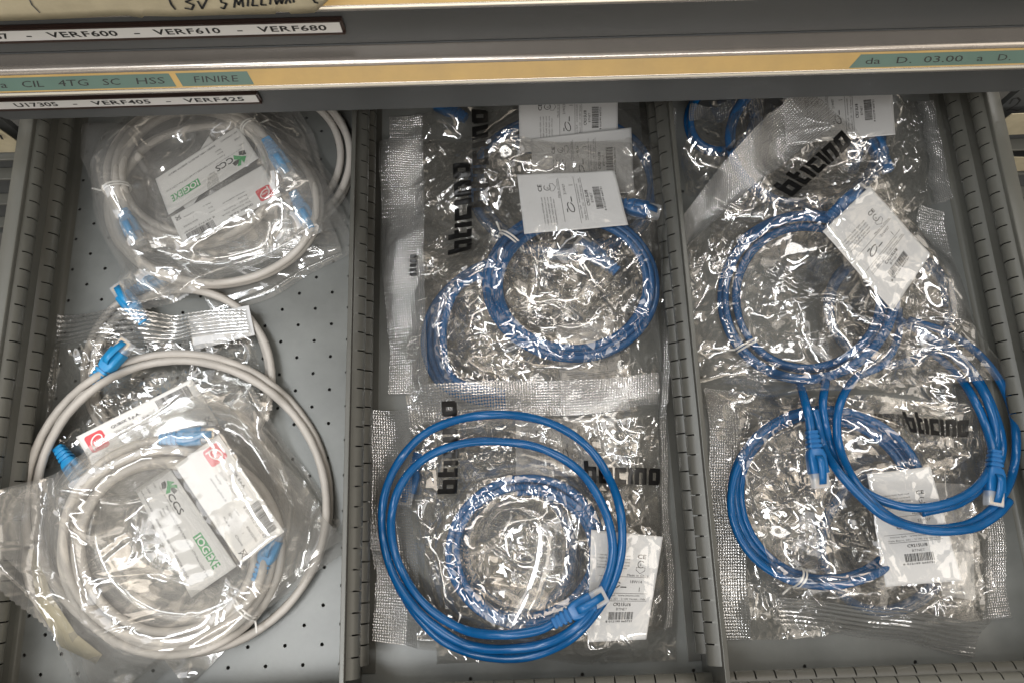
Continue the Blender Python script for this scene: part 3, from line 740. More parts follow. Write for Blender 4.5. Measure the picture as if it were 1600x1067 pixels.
class Bag:
    def __init__(s, label, quad, kind, seals, seed, group, infl=3.0, zc=None, rim=None):
        """quad: image corners TL, TR, BR, BL.  seals: {'l': width, 'r':..., 't':..., 'b':...} in u"""
        s.kind = kind; s.seals = seals; s.seed = seed; s.infl = infl; s.quadpx = quad
        cxp = sum(q[0] for q in quad)/4; cyp = sum(q[1] for q in quad)/4
        c = atz(cxp, cyp, -40); z = float(gsamp(gauss(G, 20), c[0], c[1]))+6 if zc is None else zc
        s.z = z; s.c = [atz(*q, z)[:2] for q in quad]
        tl, tr, br, bl = s.c
        s.W = (np.linalg.norm(tr-tl)+np.linalg.norm(br-bl))/2; s.H = (np.linalg.norm(bl-tl)+np.linalg.norm(br-tr))/2
        m_ = (tl+tr+br+bl)/4
        s.t = thing('plastic_bag', (m_[0], m_[1], Z0), label, 'bag', group)
        s.cr = Crumple(seed, kind); s.rng = random.Random(seed); s.logos = []
        s.ph = [s.rng.uniform(0, 6.28) for _ in range(8)]
        s.F0 = gauss(maxf(G, 3), 7)
    def xy(s, u, v):
        """u to the right, v down, 0..1"""
        u = np.asarray(u, float); v = np.asarray(v, float)
        tl, tr, br, bl = s.c; x = 0; y = 0
        wv = (4.5 if s.kind == 'crisp' else 6)
        du = wv*(np.sin(v*5.2+s.ph[0])*.6+np.sin(v*13+s.ph[1])*.3)*(np.where(u < .5, (1-2*u)**2, (2*u-1)**2*.9))
        dv = wv*(np.sin(u*4.7+s.ph[2])*.6+np.sin(u*12+s.ph[3])*.3)*(np.where(v < .5, (1-2*v)**2, (2*v-1)**2*.9))
        a = (1-u)*(1-v); b_ = u*(1-v); c = u*v; d = (1-u)*v
        x = a*tl[0]+b_*tr[0]+c*br[0]+d*bl[0]; y = a*tl[1]+b_*tr[1]+c*br[1]+d*bl[1]
        eu = (tr-tl)/np.linalg.norm(tr-tl); ev = (bl-tl)/np.linalg.norm(bl-tl)
        return x+eu[0]*du+ev[0]*dv, y+eu[1]*du+ev[1]*dv
    def clampx(s, x, y):
        return np.clip(x, XL+4, XR-4), np.clip(y, YF+5, YB-3)
    def edge(s, u, v): return np.clip(np.minimum(np.minimum(u*s.W, (1-u)*s.W), np.minimum(v*s.H, (1-v)*s.H))/26, 0, 1)
    def ztop(s, u, v, x, y):
        e = s.edge(u, v); f = gsamp(s.F1, x, y)
        amp = (.75+.45*e) if s.kind == 'crisp' else (.7+.5*e)
        cr_ = s.cr(u*s.W, v*s.H)*amp*(1-.92*gsamp(s.CMs, x, y))
        z = f+1.0+s.infl*e**.6+cr_+1.6*gsamp(s.CMs, x, y)
        g = gsamp(s.G0, x, y)+.3
        return np.maximum(z, g+.25*np.maximum(cr_, 0))
    def grid(s, u0, u1, v0, v1, step):
        nu = max(3, int((u1-u0)*s.W/step)); nv = max(3, int((v1-v0)*s.H/step))
        U, Vv = np.meshgrid(np.linspace(u0, u1, nu), np.linspace(v0, v1, nv)); return U, Vv, nu, nv
    def quads(s, nu, nv):
        i, j = np.meshgrid(np.arange(nu-1), np.arange(nv-1)); a = (j*nu+i).ravel()
        return np.stack([a, a+1, a+1+nu, a+nu], -1)
    def close(s):
        """lay both films of the bag round what has been put in since it was opened"""
        sl = s.seals; ul = sl.get('l', 0)/s.W; ur = 1-sl.get('r', 0)/s.W; vt = sl.get('t', 0)/s.H; vb = 1-sl.get('b', 0)/s.H
        s.flatten(CM)
        s.F1 = gauss(maxf(G, 10), 8); s.CMs = np.minimum(1, gauss(CM, 4)*1.25); s.G0 = gauss(maxf(G, 2), 2.2)
        CL = np.zeros_like(CM); s.flatten(CL); k_ = np.minimum(1, gauss(CL, 7)*1.3); s.F1 = s.F1*(1-k_)+gauss(maxf(G, 14), 20)*k_
        s.G0 = s.G0*(1-k_)+np.minimum(s.G0, s.F1)*k_
        step = 1.35 if s.kind == 'crisp' else 2.0
        # upper film
        U, Vv, nu, nv = s.grid(ul, ur, vt, vb, step); x, y = s.xy(U, Vv); x, y = s.clampx(x, y); zt = s.ztop(U, Vv, x, y)
        # lower film
        step2 = 3.4; U2, V2, nu2, nv2 = s.grid(ul, ur, vt, vb, step2); x2, y2 = s.xy(U2, V2); x2, y2 = s.clampx(x2, y2)
        zb = gsamp(s.F0, x2, y2)+.4+.35*s.cr(U2*s.W+400, V2*s.H)
        zb = np.minimum(zb, s.ztop(U2, V2, x2, y2)-.5); zb = np.maximum(zb, Z0+.5)
        V1 = np.stack([x, y, zt], -1).reshape(-1, 3); V2_ = np.stack([x2, y2, zb], -1).reshape(-1, 3)
        F = np.vstack([s.quads(nu, nv), s.quads(nu2, nv2)+len(V1)])
        mesh_obj('film', np.vstack([V1, V2_]), F, M[s.kind], s.t, True)
        s.used_cards = True
        # seals
        for key, (u0, u1, v0, v1) in {'l': (0, ul, 0, 1), 'r': (ur, 1, 0, 1), 't': (ul, ur, 0, vt), 'b': (ul, ur, vb, 1)}.items():
            if not sl.get(key): continue
            U, Vv, nu, nv = s.grid(u0, u1, v0, v1, 1.15); 
            # pinked outer edge
            Ux, Vx = U.copy(), Vv.copy(); a = 1.3
            if key in 'lr':
                w = a*tri(Vv*s.H/4.6)/s.W; k = (U-u0)/(u1-u0+1e-9); Ux = U+(w*(1-k) if key == 'l' else -w*k)
            else:
                w = a*tri(U*s.W/4.6)/s.H; k = (Vv-v0)/(v1-v0+1e-9); Vx = Vv+(w*(1-k) if key == 't' else -w*k)
            x, y = s.xy(Ux, Vx); x, y = s.clampx(x, y)
            f = gsamp(s.F1, x, y); c_ = s.cr(U*s.W, Vv*s.H)
            z = np.maximum(f+1.0+.22*c_, gsamp(G, x, y)+.4)
            # meet the film where the band begins
            k = {'l': (U-u0)/(u1-u0+1e-9), 'r': (u1-U)/(u1-u0+1e-9), 't': (Vv-v0)/(v1-v0+1e-9), 'b': (v1-Vv)/(v1-v0+1e-9)}[key]
            z = z+(s.ztop(U, Vv, x, y)-z)*np.clip((k-.6)/.4, 0, 1)**2
            uvm = np.stack([(U*s.W).ravel(), (Vv*s.H).ravel()], -1) if key in 'lr' or s.seals.get('waffle_all') else np.stack([(U*s.W).ravel(), (Vv*s.H).ravel()], -1)
            mt = M['seal_lines'] if s.seals.get('lines') else M['seal']
            if s.kind == 'soft': mt = M['soft']
            mesh_obj('seal', np.stack([x, y, z], -1).reshape(-1, 3), s.quads(nu, nv), mt, s.t, True, uv=uvm)
        # occupy the pile
        U, Vv, nu, nv = s.grid(0, 1, 0, 1, 1.6); x, y = s.xy(U, Vv); x, y = s.clampx(x, y)
        zt = s.ztop(U, Vv, x, y)+.3
        i = np.clip(np.round((x-GX0)/GS).astype(int), 0, GNX-1); j = np.clip(np.round((y-GY0)/GS).astype(int), 0, GNY-1)
        np.maximum.at(G, (j.ravel(), i.ravel()), zt.ravel())
        CM[...] = 0
        for kw in s.logos: s.logo(**kw)
    def place(s, px_, py_):
        """inverse: image pixel at film height -> (u, v)"""
        p_ = atz(px_, py_, s.z+6)[:2]; u, v = .5, .5
        for _ in range(12):
            x, y = s.xy(u, v); e = 1e-3
            xu, yu = s.xy(u+e, v); xv, yv = s.xy(u, v+e)
            J = np.array([[float(xu-x)/e, float(xv-x)/e], [float(yu-y)/e, float(yv-y)/e]])
            d = np.linalg.solve(J, [p_[0]-float(x), p_[1]-float(y)]); u += d[0]; v += d[1]
        return u, v
    def flatten(s, CM):
        for kw in s.logos:
            p0 = np.array(kw['p0'], float); p1 = np.array(kw['p1'], float); L = np.linalg.norm(p1-p0); d = (p1-p0)/L; up = np.array([d[1], -d[0]])
            for a in np.linspace(-.04, 1.04, max(6, int(L/3))):
                for h in np.linspace(-.2, 1.2, 12):
                    q = atz(*(p0+d*L*a+up*kw['hpx']*h), s.z+6)
                    CM[int(np.clip((q[1]-GY0)/GS, 0, GNY-1)), int(np.clip((q[0]-GX0)/GS, 0, GNX-1))] = 1.0
    def logo(s, p0, p1, hpx, mirror=False, wear=.0, seed=0, bm=None, name='printed_logo'):
        """heavy rounded lettering 'bticino' printed on the upper film along p0->p1 (baseline, pixels)"""
        bm = bm or LOGO; nh = len(bm); nw = len(bm[0])
        d = np.array(p1, float)-np.array(p0, float); L = np.linalg.norm(d); d /= L; up = np.array([d[1], -d[0]])
        if mirror: up = -up
        q = [s.place(*(np.array(p0)+d*L*a+up*hpx*b_)) for a, b_ in ((0, 0), (1, 0), (1, 1), (0, 1))]
        q = np.array(q); sub = 2
        jj, ii = np.meshgrid(np.arange(nh*sub+1), np.arange(nw*sub+1), indexing='ij')
        a = ii/(nw*sub); b_ = 1-jj/(nh*sub)
        U = (1-a)*(1-b_)*q[0, 0]+a*(1-b_)*q[1, 0]+a*b_*q[2, 0]+(1-a)*b_*q[3, 0]
        V_ = (1-a)*(1-b_)*q[0, 1]+a*(1-b_)*q[1, 1]+a*b_*q[2, 1]+(1-a)*b_*q[3, 1]
        x, y = s.xy(U, V_); x, y = s.clampx(x, y); z = s.ztop(U, V_, x, y)+1.7
        Vt = np.stack([x, y, z], -1).reshape(-1, 3); F = []
        wn_ = snoise(ii*1., jj*1., random.Random(seed+5), 12, 5)
        NW = nw*sub+1
        for j in range(nh*sub):
            row = bm[j//sub]
            for i in range(nw*sub):
                if row[i//sub] == '#' and wn_[j, i] > -3+6*wear: F.append((j*NW+i, j*NW+i+1, (j+1)*NW+i+1, (j+1)*NW+i))
        used = sorted({v for f in F for v in f}); mp = {v: k for k, v in enumerate(used)}
        mesh_obj(name, Vt[used], [tuple(mp[v] for v in f) for f in F], M['logo'], s.t, True)
def _logo():
    F, H = "####", "#"*11
    gl = {'b': [F+"......."]*4+[H]*3+["####...####"]*5+[H]*3,
          't': [F+"..."]*4+["#######"]*3+[F+"..."]*5+["#######"]*3,
          'i': ["...."]*4+[F]*11,
          'c': ["."*10]*4+["##########"]*3+["####......"]*5+["##########"]*3,
          'n': ["."*11]*4+[H]*3+["####...####"]*8,
          'o': ["."*11]*4+["."+"#"*10]+[H]*2+["####...####"]*5+[H]*2+["#"*10+"."]}
    rows = ['']*15
    for ch in 'bticino':
        for r in range(15): rows[r] += gl[ch][r]+'..'
    return [r[:-2] for r in rows]
LOGO = _logo()
MARK = ['#'*8 if j % 4 else '.'*8 for j in range(20)]      # small dark registration mark on the seals
# ------------------------------------------------------------------ printed cards
class Card:
    def __init__(s, label, quad, m, group, name='paper_label', curl=0, over=None, smooth=11, parent=None, zoff=.7, warp=0):
        cx_ = sum(q[0] for q in quad)/4; cy_ = sum(q[1] for q in quad)/4
        s.f = gauss(maxf(G, 10), 8)
        q0 = [atz(*q, -25)[:2] for q in quad]; sm_ = []
        for i in range(15):
            for j in range(15):
                u, v = i/14, j/14; p_ = (1-u)*(1-v)*q0[0]+u*(1-v)*q0[1]+u*v*q0[2]+(1-u)*v*q0[3]; sm_.append((p_[0], p_[1], float(gsamp(s.f, *p_)), float(gsamp(G, *p_))))
        sm_ = np.array(sm_); A_ = np.c_[sm_[:, 0], sm_[:, 1], np.ones(len(sm_))]
        s.pl, *_r = np.linalg.lstsq(A_, sm_[:, 2], rcond=None); s.pl[:2] = np.clip(s.pl[:2], -.12, .12)
        s.pl[2] = 0; s.pl[2] = min(np.max(sm_[:, 3]-A_@s.pl), np.percentile(sm_[:, 3]-A_@s.pl, 96)+6)+.3
        s.f = GXX*s.pl[0]+GYY*s.pl[1]+s.pl[2]
        c = atz(cx_, cy_, -20); z = float(gsamp(s.f, c[0], c[1])); 
        s.c = [atz(*q, z)[:2] for q in quad]
        tl, tr, br, bl = s.c; s.W = np.linalg.norm(tr-tl); s.H = np.linalg.norm(bl-tl)
        m_ = (tl+tr+br+bl)/4; s.zoff = zoff; s.curl = curl; s.warp = warp
        n = 36; P_ = [s.at(s.W*i/n, s.H*j/n, 0) for j in range(n+1) for i in range(n+1)]
        F = [(j*(n+1)+i, j*(n+1)+i+1, (j+1)*(n+1)+i+1, (j+1)*(n+1)+i) for j in range(n) for i in range(n)]
        s.o = mesh_obj(name, P_, F, m, parent, True, local=(m_[0], m_[1], z) if parent is None else None)
        sd = s.o.modifiers.new('s', 'SOLIDIFY'); sd.thickness = .25*S; sd.offset = -1 if True else 1
        if parent is None: tag(s.o, label, 'label', group)
        nu_, nv_ = int(s.W/1.3)+2, int(s.H/1.3)+2
        for i in range(nu_+1):
            for j in range(nv_+1):
                p_ = s.at(s.W*i/nu_, s.H*j/nv_, .3); a_, b_ = int(round((p_[1]-GY0)/GS)), int(round((p_[0]-GX0)/GS))
                if 0 <= a_ < GNY and 0 <= b_ < GNX: G[a_, b_] = max(G[a_, b_], p_[2])
        for p_ in P_: CM[int(round((p_[1]-GY0)/GS)), int(round((p_[0]-GX0)/GS))] = 1
    def at(s, a, b_, h=.22):
        """a along the reading direction, b_ upwards from the foot of the card"""
        u = a/s.W; v = 1-b_/s.H; tl, tr, br, bl = s.c
        p_ = (1-u)*(1-v)*tl+u*(1-v)*tr+u*v*br+(1-u)*v*bl
        z = float(gsamp(s.f, p_[0], p_[1]))+s.zoff+s.curl*((2*u-1)**2+(2*v-1)**2)+s.warp*math.sin(u*5+v*3)*math.sin(v*6+1)
        return (p_[0], p_[1], z+h)
    def dec(s): return Decal(lambda a, b_: s.at(a, b_))
    def finish(s, d, name='lettering', m=None): return d.build(name, m or M['ink'], s.o)

def blue_label(label, quad, group, code='C9215U/8', week='21W07', **kw):
    c = Card(label, quad, M['paper'], group, **kw); W_, H_ = c.W, c.H; d = c.dec(); k = W_/70
    x0 = .10*W_
    for i, tx_ in enumerate(('• cordone RJ45 RJ45 cat6', '• RJ45 RJ45 patch cord cat6', '• cordon RJ45 RJ45 cat6', '• cordón RJ45 RJ45 cat6')):
        d.text(tx_, x0, H_*(.79-.026*1.0*i*1.15)-1, 1.5*k, .48*W_)
    d.text('UTP 8/8 AWG24 - PVC 8mm', x0, H_*.665, 1.1*k, .44*W_, 'b')
    d.text('CE', .68*W_, H_*.77, 4.0*k, .13*W_, 'b')
    d.ring(.745*W_, H_*.715, 3.6*k, 3.6*k, .7*k, 40, 320); d.text('6', .725*W_, H_*.70, 2.6*k)
    a, b_ = .68*W_, H_*.625
    for q in ((a, b_+3*k, a, b_+6*k), (a, b_+6*k, a+9*k, b_+6*k), (a+9*k, b_+3*k, a+9*k, b_+6*k)):
        d.rect(q[0]-.18*k, q[1]-.18*k, q[2]+.18*k, q[3]+.18*k)
    d.poly([(a, b_+3*k), (a+4.5*k, b_), (a+4.5*k, b_+.5*k), (a, b_+3.5*k)]); d.poly([(a+9*k, b_+3*k), (a+4.5*k, b_), (a+4.5*k, b_+.5*k), (a+9*k, b_+3.5*k)])
    d.text('Made in China', .55*W_, H_*.600, 1.9*k, .33*W_)
    d.rect(.14*W_, H_*.590, .9*W_, H_*.590+.35*k)
    d.text(week, .60*W_, H_*.535, 2.7*k, .19*W_); d.text('1', .74*W_, H_*.455, 4.4*k, key='r')
    d.ring(.38*W_, H_*.51, 6.5*k, 3.2*k, 1.0*k, 0, 330, .3); d.rect(.47*W_, H_*.49, .56*W_, H_*.49+1.0*k); d.rect(.30*W_, H_*.545, .36*W_, H_*.545+1.0*k)
    d.rect(.10*W_, H_*.435, .9*W_, H_*.435+.35*k); d.rect(.14*W_, H_*.365, .9*W_, H_*.365+.35*k)
    d.text('bticino SpA   www.bticino.com', .18*W_, H_*.410, 1.8*k, .60*W_)
    d.text('Viale Borri, 231 - 21100 Varese - Italy', .14*W_, H_*.378, 1.8*k, .74*W_)
    d.text(code, .38*W_, H_*.320, 3.1*k, .28*W_, 'b'); d.text('BTNET', .43*W_, H_*.280, 2.4*k, .18*W_)
    d.barcode(.32*W_, H_*.195, .72*W_, H_*.265, len(label)); d.text('8 012199 665721', .28*W_, H_*.170, 1.8*k, .44*W_, 'b')
    c.finish(d); return c

def qubix_top(label, quad, group, **kw):
    """company card: red emblem, address, bar code"""
    c = Card(label, quad, M['card'], group, **kw); W_, H_ = c.W, c.H; d = c.dec()
    e = c.dec(); s_ = H_*.36; a, b_ = W_*.045, H_*.56; r = s_*.16; Q = []
    for sx, sy, a0 in ((1, 1, 0), (0, 1, 90), (0, 0, 180), (1, 0, 270)):
        for k in range(5):
            an = math.radians(a0+90*k/4); Q.append((a+(s_-r if sx else r)+r*math.cos(an), b_+(s_-r if sy else r)+r*math.sin(an)))
    e.put([(a+s_/2, b_+s_/2)]+Q, [(0, 1+k, 1+(k+1) % len(Q)) for k in range(len(Q))])
    c.finish(e, 'red_emblem', M['red'])
    w = Decal(lambda x, y: c.at(x, y, .42)); w.ring(a+s_*.52, b_+s_*.54, s_*.40, s_*.27, s_*.07, 20, 385, math.radians(35)); w.text('QUBIX', a+s_*.28, b_+s_*.45, s_*.13, s_*.46, 'b')
    w.rect(a+s_*.16, b_+s_*.10, a+s_*.24, b_+s_*.42); c.finish(w, 'white_swoosh', M['white_ink'])
    x0 = W_*.27
    d.text('QUBIX S.p.A.', x0*.98, H_*.83, H_*.052, W_*.25, 'b')
    for i, tx_ in enumerate(('Via Canada 22/A', '35127 - Padova', 'Italy', 'www.qubix.it')):
        d.text(tx_, x0, H_*(.72-.105*i), H_*.048, W_*(.30, .26, .10, .24)[i])
    d.text('Lotto', W_*.60, H_*.46, H_*.045); d.text('Q.ta', W_*.60, H_*.33, H_*.045); d.text('Made in', W_*.60, H_*.20, H_*.045)
    d.text('836/22/02', W_*.78, H_*.46, H_*.045, W_*.15); d.text('1', W_*.80, H_*.33, H_*.045); d.text('China', W_*.78, H_*.20, H_*.045, W_*.11)
    d.barcode(W_*.66, H_*.70, W_*.94, H_*.93, 5, 34); d.text('8 031912 010247', W_*.63, H_*.62, H_*.055, W_*.32)
    for q in ((.05, .09), (.05, .17)): pass
    z = W_*.92; d.rect(z, H_*.08, z+H_*.012, H_*.2); d.rect(z+H_*.09, H_*.08, z+H_*.102, H_*.2); d.rect(z-H_*.01, H_*.2, z+H_*.11, H_*.212)
    d.poly([(z-H_*.02, H_*.07), (z, H_*.07), (z+H_*.12, H_*.21), (z+H_*.10, H_*.21)]); d.poly([(z+H_*.12, H_*.07), (z+H_*.10, H_*.07), (z-H_*.02, H_*.21), (z, H_*.21)])
    c.finish(d); return c
def ccs_card(label, quad, group, **kw):
    c = Card(label, quad, M['card'], group, **kw); W_, H_ = c.W, c.H; d = c.dec(); g = c.dec()
    a, b_ = W_*.08, H_*.60; s_ = H_*.33
    # interlocking green and black arrow blocks
    g.poly([(a+s_*.05, b_+s_*.55), (a+s_*.45, b_+s_*.95), (a+s_*.50, b_+s_*.62), (a+s_*.30, b_+s_*.42)])
    g.poly([(a+s_*.30, b_+s_*.42), (a+s_*.50, b_+s_*.62), (a+s_*.95, b_+s_*.30), (a+s_*.85, b_-s_*.02), (a+s_*.55, b_+s_*.22)])
    g.poly([(a+s_*.50, b_+s_*.62), (a+s_*.62, b_+s_*.50), (a+s_*.98, b_+s_*.88), (a+s_*.72, b_+s_*.98)])
    d.poly([(a-s_*.05, b_+s_*.10), (a+s_*.38, b_-s_*.05), (a+s_*.48, b_+s_*.20), (a+s_*.22, b_+s_*.38), (a-s_*.02, b_+s_*.42)])
    d.poly([(a+s_*.62, b_+s_*.48), (a+s_*.90, b_+s_*.42), (a+s_*1.22, b_+s_*.48), (a+s_*1.12, b_+s_*.78), (a+s_*.80, b_+s_*.72)])
    d.text('CCS', a+s_*.98, b_-s_*.02, H_*.145, W_*.20, 'b'); d.text('®', a+s_*2.0, b_+s_*.02, H_*.04)
    d.text('copper & cabling systems'.replace('&', 'and'), a, b_-H_*.055, H_*.026, W_*.30)
    d.text('TYPE :', W_*.035, H_*.44, H_*.045); d.text('Patch cord CCS RJ45 RJ45 Cat 6A UTP Flex LSZH 2 mt', W_*.26, H_*.44, H_*.045, W_*.68)
    d.text('CODE', W_*.035, H_*.26, H_*.045); d.text('Bianco', W_*.26, H_*.345, H_*.042); d.text('700662', W_*.26, H_*.255, H_*.042)
    d.text('REF. STANDARD', W_*.035, H_*.10, H_*.045, W_*.20); d.text('ISO/IEC 11801, EN 50173, ANSI/TIA 568.2-D', W_*.30, H_*.10, H_*.045, W_*.56, 'b')
    c.finish(d)
    c.finish(g, 'green_arrows', M['green']); g = c.dec()
    x0 = W_*.60; y0 = H_*.60; hh = H_*.19
    g.rect(x0, y0, x0+W_*.185, y0+hh); g.text('EXE', x0+W_*.19, y0+hh*.05, hh*.9, W_*.13, 'b')
    c.finish(g, 'green_logo', M['green'])
    w = Decal(lambda x, y: c.at(x, y, .42)); w.text('IOG', x0+W_*.012, y0+hh*.12, hh*.76, W_*.165, 'b'); c.finish(w, 'white_letters', M['white_ink'])
    return c

GG = 'bags of grey cable'; BB = 'crinkled bags of blue cable'; GC = 'grey network cables'; BC = 'blue network cables'; LB = 'printed bag labels'
# ================================================================== LEFT COMPARTMENT
cable('three loose grey loops beside the left divider in the upper corner', [spiral(440, 250, 112, 116, 3, .24, 160, seed=3, jit=.01)], -54, 'grey', GC)
b = Bag('milky bag lying lowest at the back, its rounded corner against the divider', [(170, 240), (490, 205), (548, 392), (330, 500)], 'soft', {'r': 14, 'b': 10}, 11, GG, infl=2); b.close()
cable('grey cable ring lying under both grey-cable bags mid-compartment', [spiral(283, 588, 152, 146, 2.12, .10, 200, seed=5, jit=.012)], -50, 'grey', GC,
      [((222, 500), (206, 478)), ('end', 0)])
b = Bag('silvery crinkled bag with ribbed seal poking out at the left wall', [(54, 494), (392, 488), (430, 650), (66, 735)], 'crisp', {'t': 30, 'l': 5, 'lines': True}, 12, BB, infl=2)
Card('half hidden white card with a green mark under the silvery bag', [(292, 494), (392, 480), (400, 525), (300, 545)], M['paper'], LB)
b.close()
# upper grey bag
cable('grey cable lowest in the upper bag, its arc showing at the bottom of the bag', [spiral(335, 322, 172, 132, 2.2, .10, 150, seed=7, jit=.012)], -45, 'grey', GC,
      [((462, 308), (480, 342))])
cable('neat grey coil in the upper bag under the double card', [spiral(303, 272, 143, 120, 4.53, .24, 149, seed=8, jit=.008)], -40, 'grey', GC,
      [('start', 0), ('end', 0)], [(0, .01, 22), (0, .985, 26)])
bq = Bag('clear bag holding a grey coil and a double white card, upper left of the drawer', [(88, 186), (460, 160), (558, 338), (222, 505)], 'soft', {'b': 12, 'r': 10}, 13, GG, infl=3)
Card('blank back of a card tucked behind the double card', [(266, 300), (330, 217), (352, 246), (292, 330)], M['card'], LB, smooth=16)
ccs_card('upper card of the top left bag, upside down, with black and green logo', [(407.4, 252.5), (258.7, 331.8), (240, 277.5), (376, 204)], LB, smooth=20)
qubix_top('lower card of the top left bag, upside down, with red emblem and bar code', [(443, 309.5), (288, 386), (263, 336), (409, 258)], LB, smooth=20)
bq.close()
# lower pile
cable('grey cable at the bottom of the lower pile with a hazy blue plug',  [spiral(300, 800, 158, 178, 2.8, .16, 291, seed=9, jit=.012)], -50, 'grey', GC,
      [('start', 0), ((96, 705), (118, 735))])
b = Bag('clear bag below the topmost grey bag, one sharp corner pointing up', [(52, 800), (366, 566), (536, 812), (300, 1075)], 'soft', {'t': 8, 'r': 8}, 14, GG, infl=3)
q1 = qubix_top('tilted card with red emblem left and bar code right, above the big coil', [(126, 684), (301, 592), (338, 660), (160, 752)], LB, smooth=22)
b.close()
cable('large loose grey ring with a blue plug at its upper left', [
    [(152, 592), (140, 606)] + list(map(tuple, catmull([(140, 606), (88, 668), (55, 740), (36, 830), (52, 925), (105, 990)]))),
    spiral(281, 790, 248, 245, 2, .10, 165, seed=10, jit=.006)], -38, 'grey', GC, [('start', 0)], climb=14)
o = MB(); 
yq = [(44, 858), (58, 854), (80, 930), (120, 990), (160, 1022), (150, 1036), (96, 1010), (60, 950)]
Vy = [tuple(atz(x, y, float(gsamp(gauss(maxf(G, 6), 8), *atz(x, y, -30)[:2]))+1.5)) for x, y in yq]
o.add(Vy, [(0, 1, 2, 7), (2, 3, 6, 7), (3, 4, 5, 6)]); yo = o.build('yellow_tag', M['yel_pl'], None, True, local=Vy[7]); tag(yo, 'faded yellow tag under the film at the lower left corner', 'tag')
yo.modifiers.new('s', 'SOLIDIFY').thickness = .3*S
for v in Vy: stamp([v], 4)
ramp = np.clip((XL+30-GXX)/30, 0, 1)*np.clip((-40-GYY)/60, 0, 1)
G = np.maximum(G, Z0+ramp*58)
bq = Bag('topmost clear bag of grey cable with the large double card, lower left', [(-14, 806), (345, 618), (556, 850), (140, 1140)], 'soft', {'l': 12, 'b': 12}, 15, GG, infl=3)
cable('topmost grey coil in the lower left bag, fastened with a white tie', [
    spiral(265, 858, 192, 180, 4.70, .34, 17, seed=11, jit=.008)], -25, 'grey', GC, [('start', 0), ('end', 0)], [(0, .012, 22)], climb=22)
qubix_top('large card with red emblem and bar code on the lower left coil', [(345.8, 679.5), (446, 830), (373.8, 881), (272, 727)], LB, smooth=20)
ccs_card('large card with CCS logo and small print on the lower left coil', [(268, 730), (371, 884), (294, 934.5), (210, 765)], LB, smooth=20)
bq.close()

# ================================================================== MIDDLE COMPARTMENT
b = Bag('crinkled bag at the bottom of the middle stack', [(628, 385), (960, 380), (1000, 640), (640, 655)], 'crisp', {}, 31, BB, infl=2)
blue_label('label scrap under the loose end of the upper middle bag', [(868, 510), (958, 500), (985, 640), (880, 650)], LB)
b.close()
cable('blue coil in the back middle bag, mostly hidden under two labels', [spiral(880, 290, 150, 118, 4, .20, 60, seed=22, jit=.02)], -45, 'blue', BC, [((852, 236), (822, 226)), ((722, 182), (700, 170))], r=3.45)
b = Bag('crinkled bag furthest back in the middle, waffle seal at its left', [(602, 176), (1056, 165), (1060, 470), (604, 520)], 'crisp', {'l': 36, 'r': 10}, 32, BB, infl=3)
blue_label('label furthest back in the middle stack, cut off by drawer front', [(812, 240), (810, 152), (965, 147), (966, 220)], LB, week='21W23')
blue_label('second label from the back of the middle stack, printed sideways', [(832, 302), (830, 222), (985, 204), (992, 300)], LB, week='21W24')
b.logos = [dict(p0=(766, 330), p1=(762, 172), hpx=34, wear=.10, seed=1)]; b.close()
cable('dark blue coil showing left of and below the upper middle ring', [
    catmull([(790, 400+6*k), (740, 420+5*k), (695+6*k, 455), (668+9*k, 500), (664+10*k, 550), (684+8*k, 596-2*k), (730+3*k, 622-6*k), (790, 634-7*k)], 10) for k in range(4)], -42, 'blue', BC, [((958, 420), (930, 398))], r=3.45)
bq = Bag('crinkled bag with the upper middle blue ring and a wide waffle seal', [(588, 200), (1052, 225), (1058, 618), (596, 606)], 'crisp', {'l': 44, 'r': 12}, 33, BB, infl=3)
cable('upper middle blue ring tied with a white loop', [spiral(894, 446, 139, 122, 4.3, .22, 182, seed=23, jit=.015)], -30, 'blue', BC, [((962, 318), (998, 326))], [(0, .265, 26)], r=3.45)
blue_label('sideways label on the upper middle blue ring', [(819, 368), (808, 269), (960, 266), (980, 356)], LB, smooth=14, warp=.8)
bq.logos = [dict(p0=(738, 400), p1=(734, 248), hpx=38, wear=0, seed=2), dict(p0=(650, 430), p1=(650, 396), hpx=11, bm=[''.join(r[j] for r in MARK) for j in range(8)], name='registration_mark')]; bq.close()
cable('dark blue coil deep under the lower middle bags', [spiral(810, 860, 100, 110, 3, .2, 90, seed=24, jit=.02)], -54, 'blue', BC, r=3.45)
b = Bag('crinkled bag with a waffle seal across its top, under the lower middle ring', [(640, 612), (1046, 586), (1052, 985), (680, 1045)], 'crisp', {'t': 32, 'r': 10}, 34, BB, infl=2)
blue_label('pale label showing through film above the black lettering', [(806, 745), (806, 655), (962, 652), (966, 742)], LB)
b.close()
bq = Bag('crinkled bag with the lower middle blue coil and a waffle seal on the left', [(568, 640), (1050, 655), (1062, 1040), (574, 1012)], 'crisp', {'l': 44}, 35, BB, infl=3)
cable('lower middle blue coil inside the bag, under the loose blue ring', [spiral(822, 862, 134, 126, 4.3, .26, 262, seed=25, jit=.015)], -35, 'blue', BC, [((652, 716), (640, 756))], climb=20, r=3.45)
blue_label('upright label right of the loose blue ring, its lower corner folded', [(922, 827), (1036, 838), (1012, 1000), (918, 1003)], LB, code='C9215U/6', week='18W14', smooth=13, warp=.9)
bq.logos = [dict(p0=(912, 754), p1=(1034, 757), hpx=36, wear=0, seed=3), dict(p0=(716, 772), p1=(716, 632), hpx=32, wear=.15, seed=4)]; bq.close()
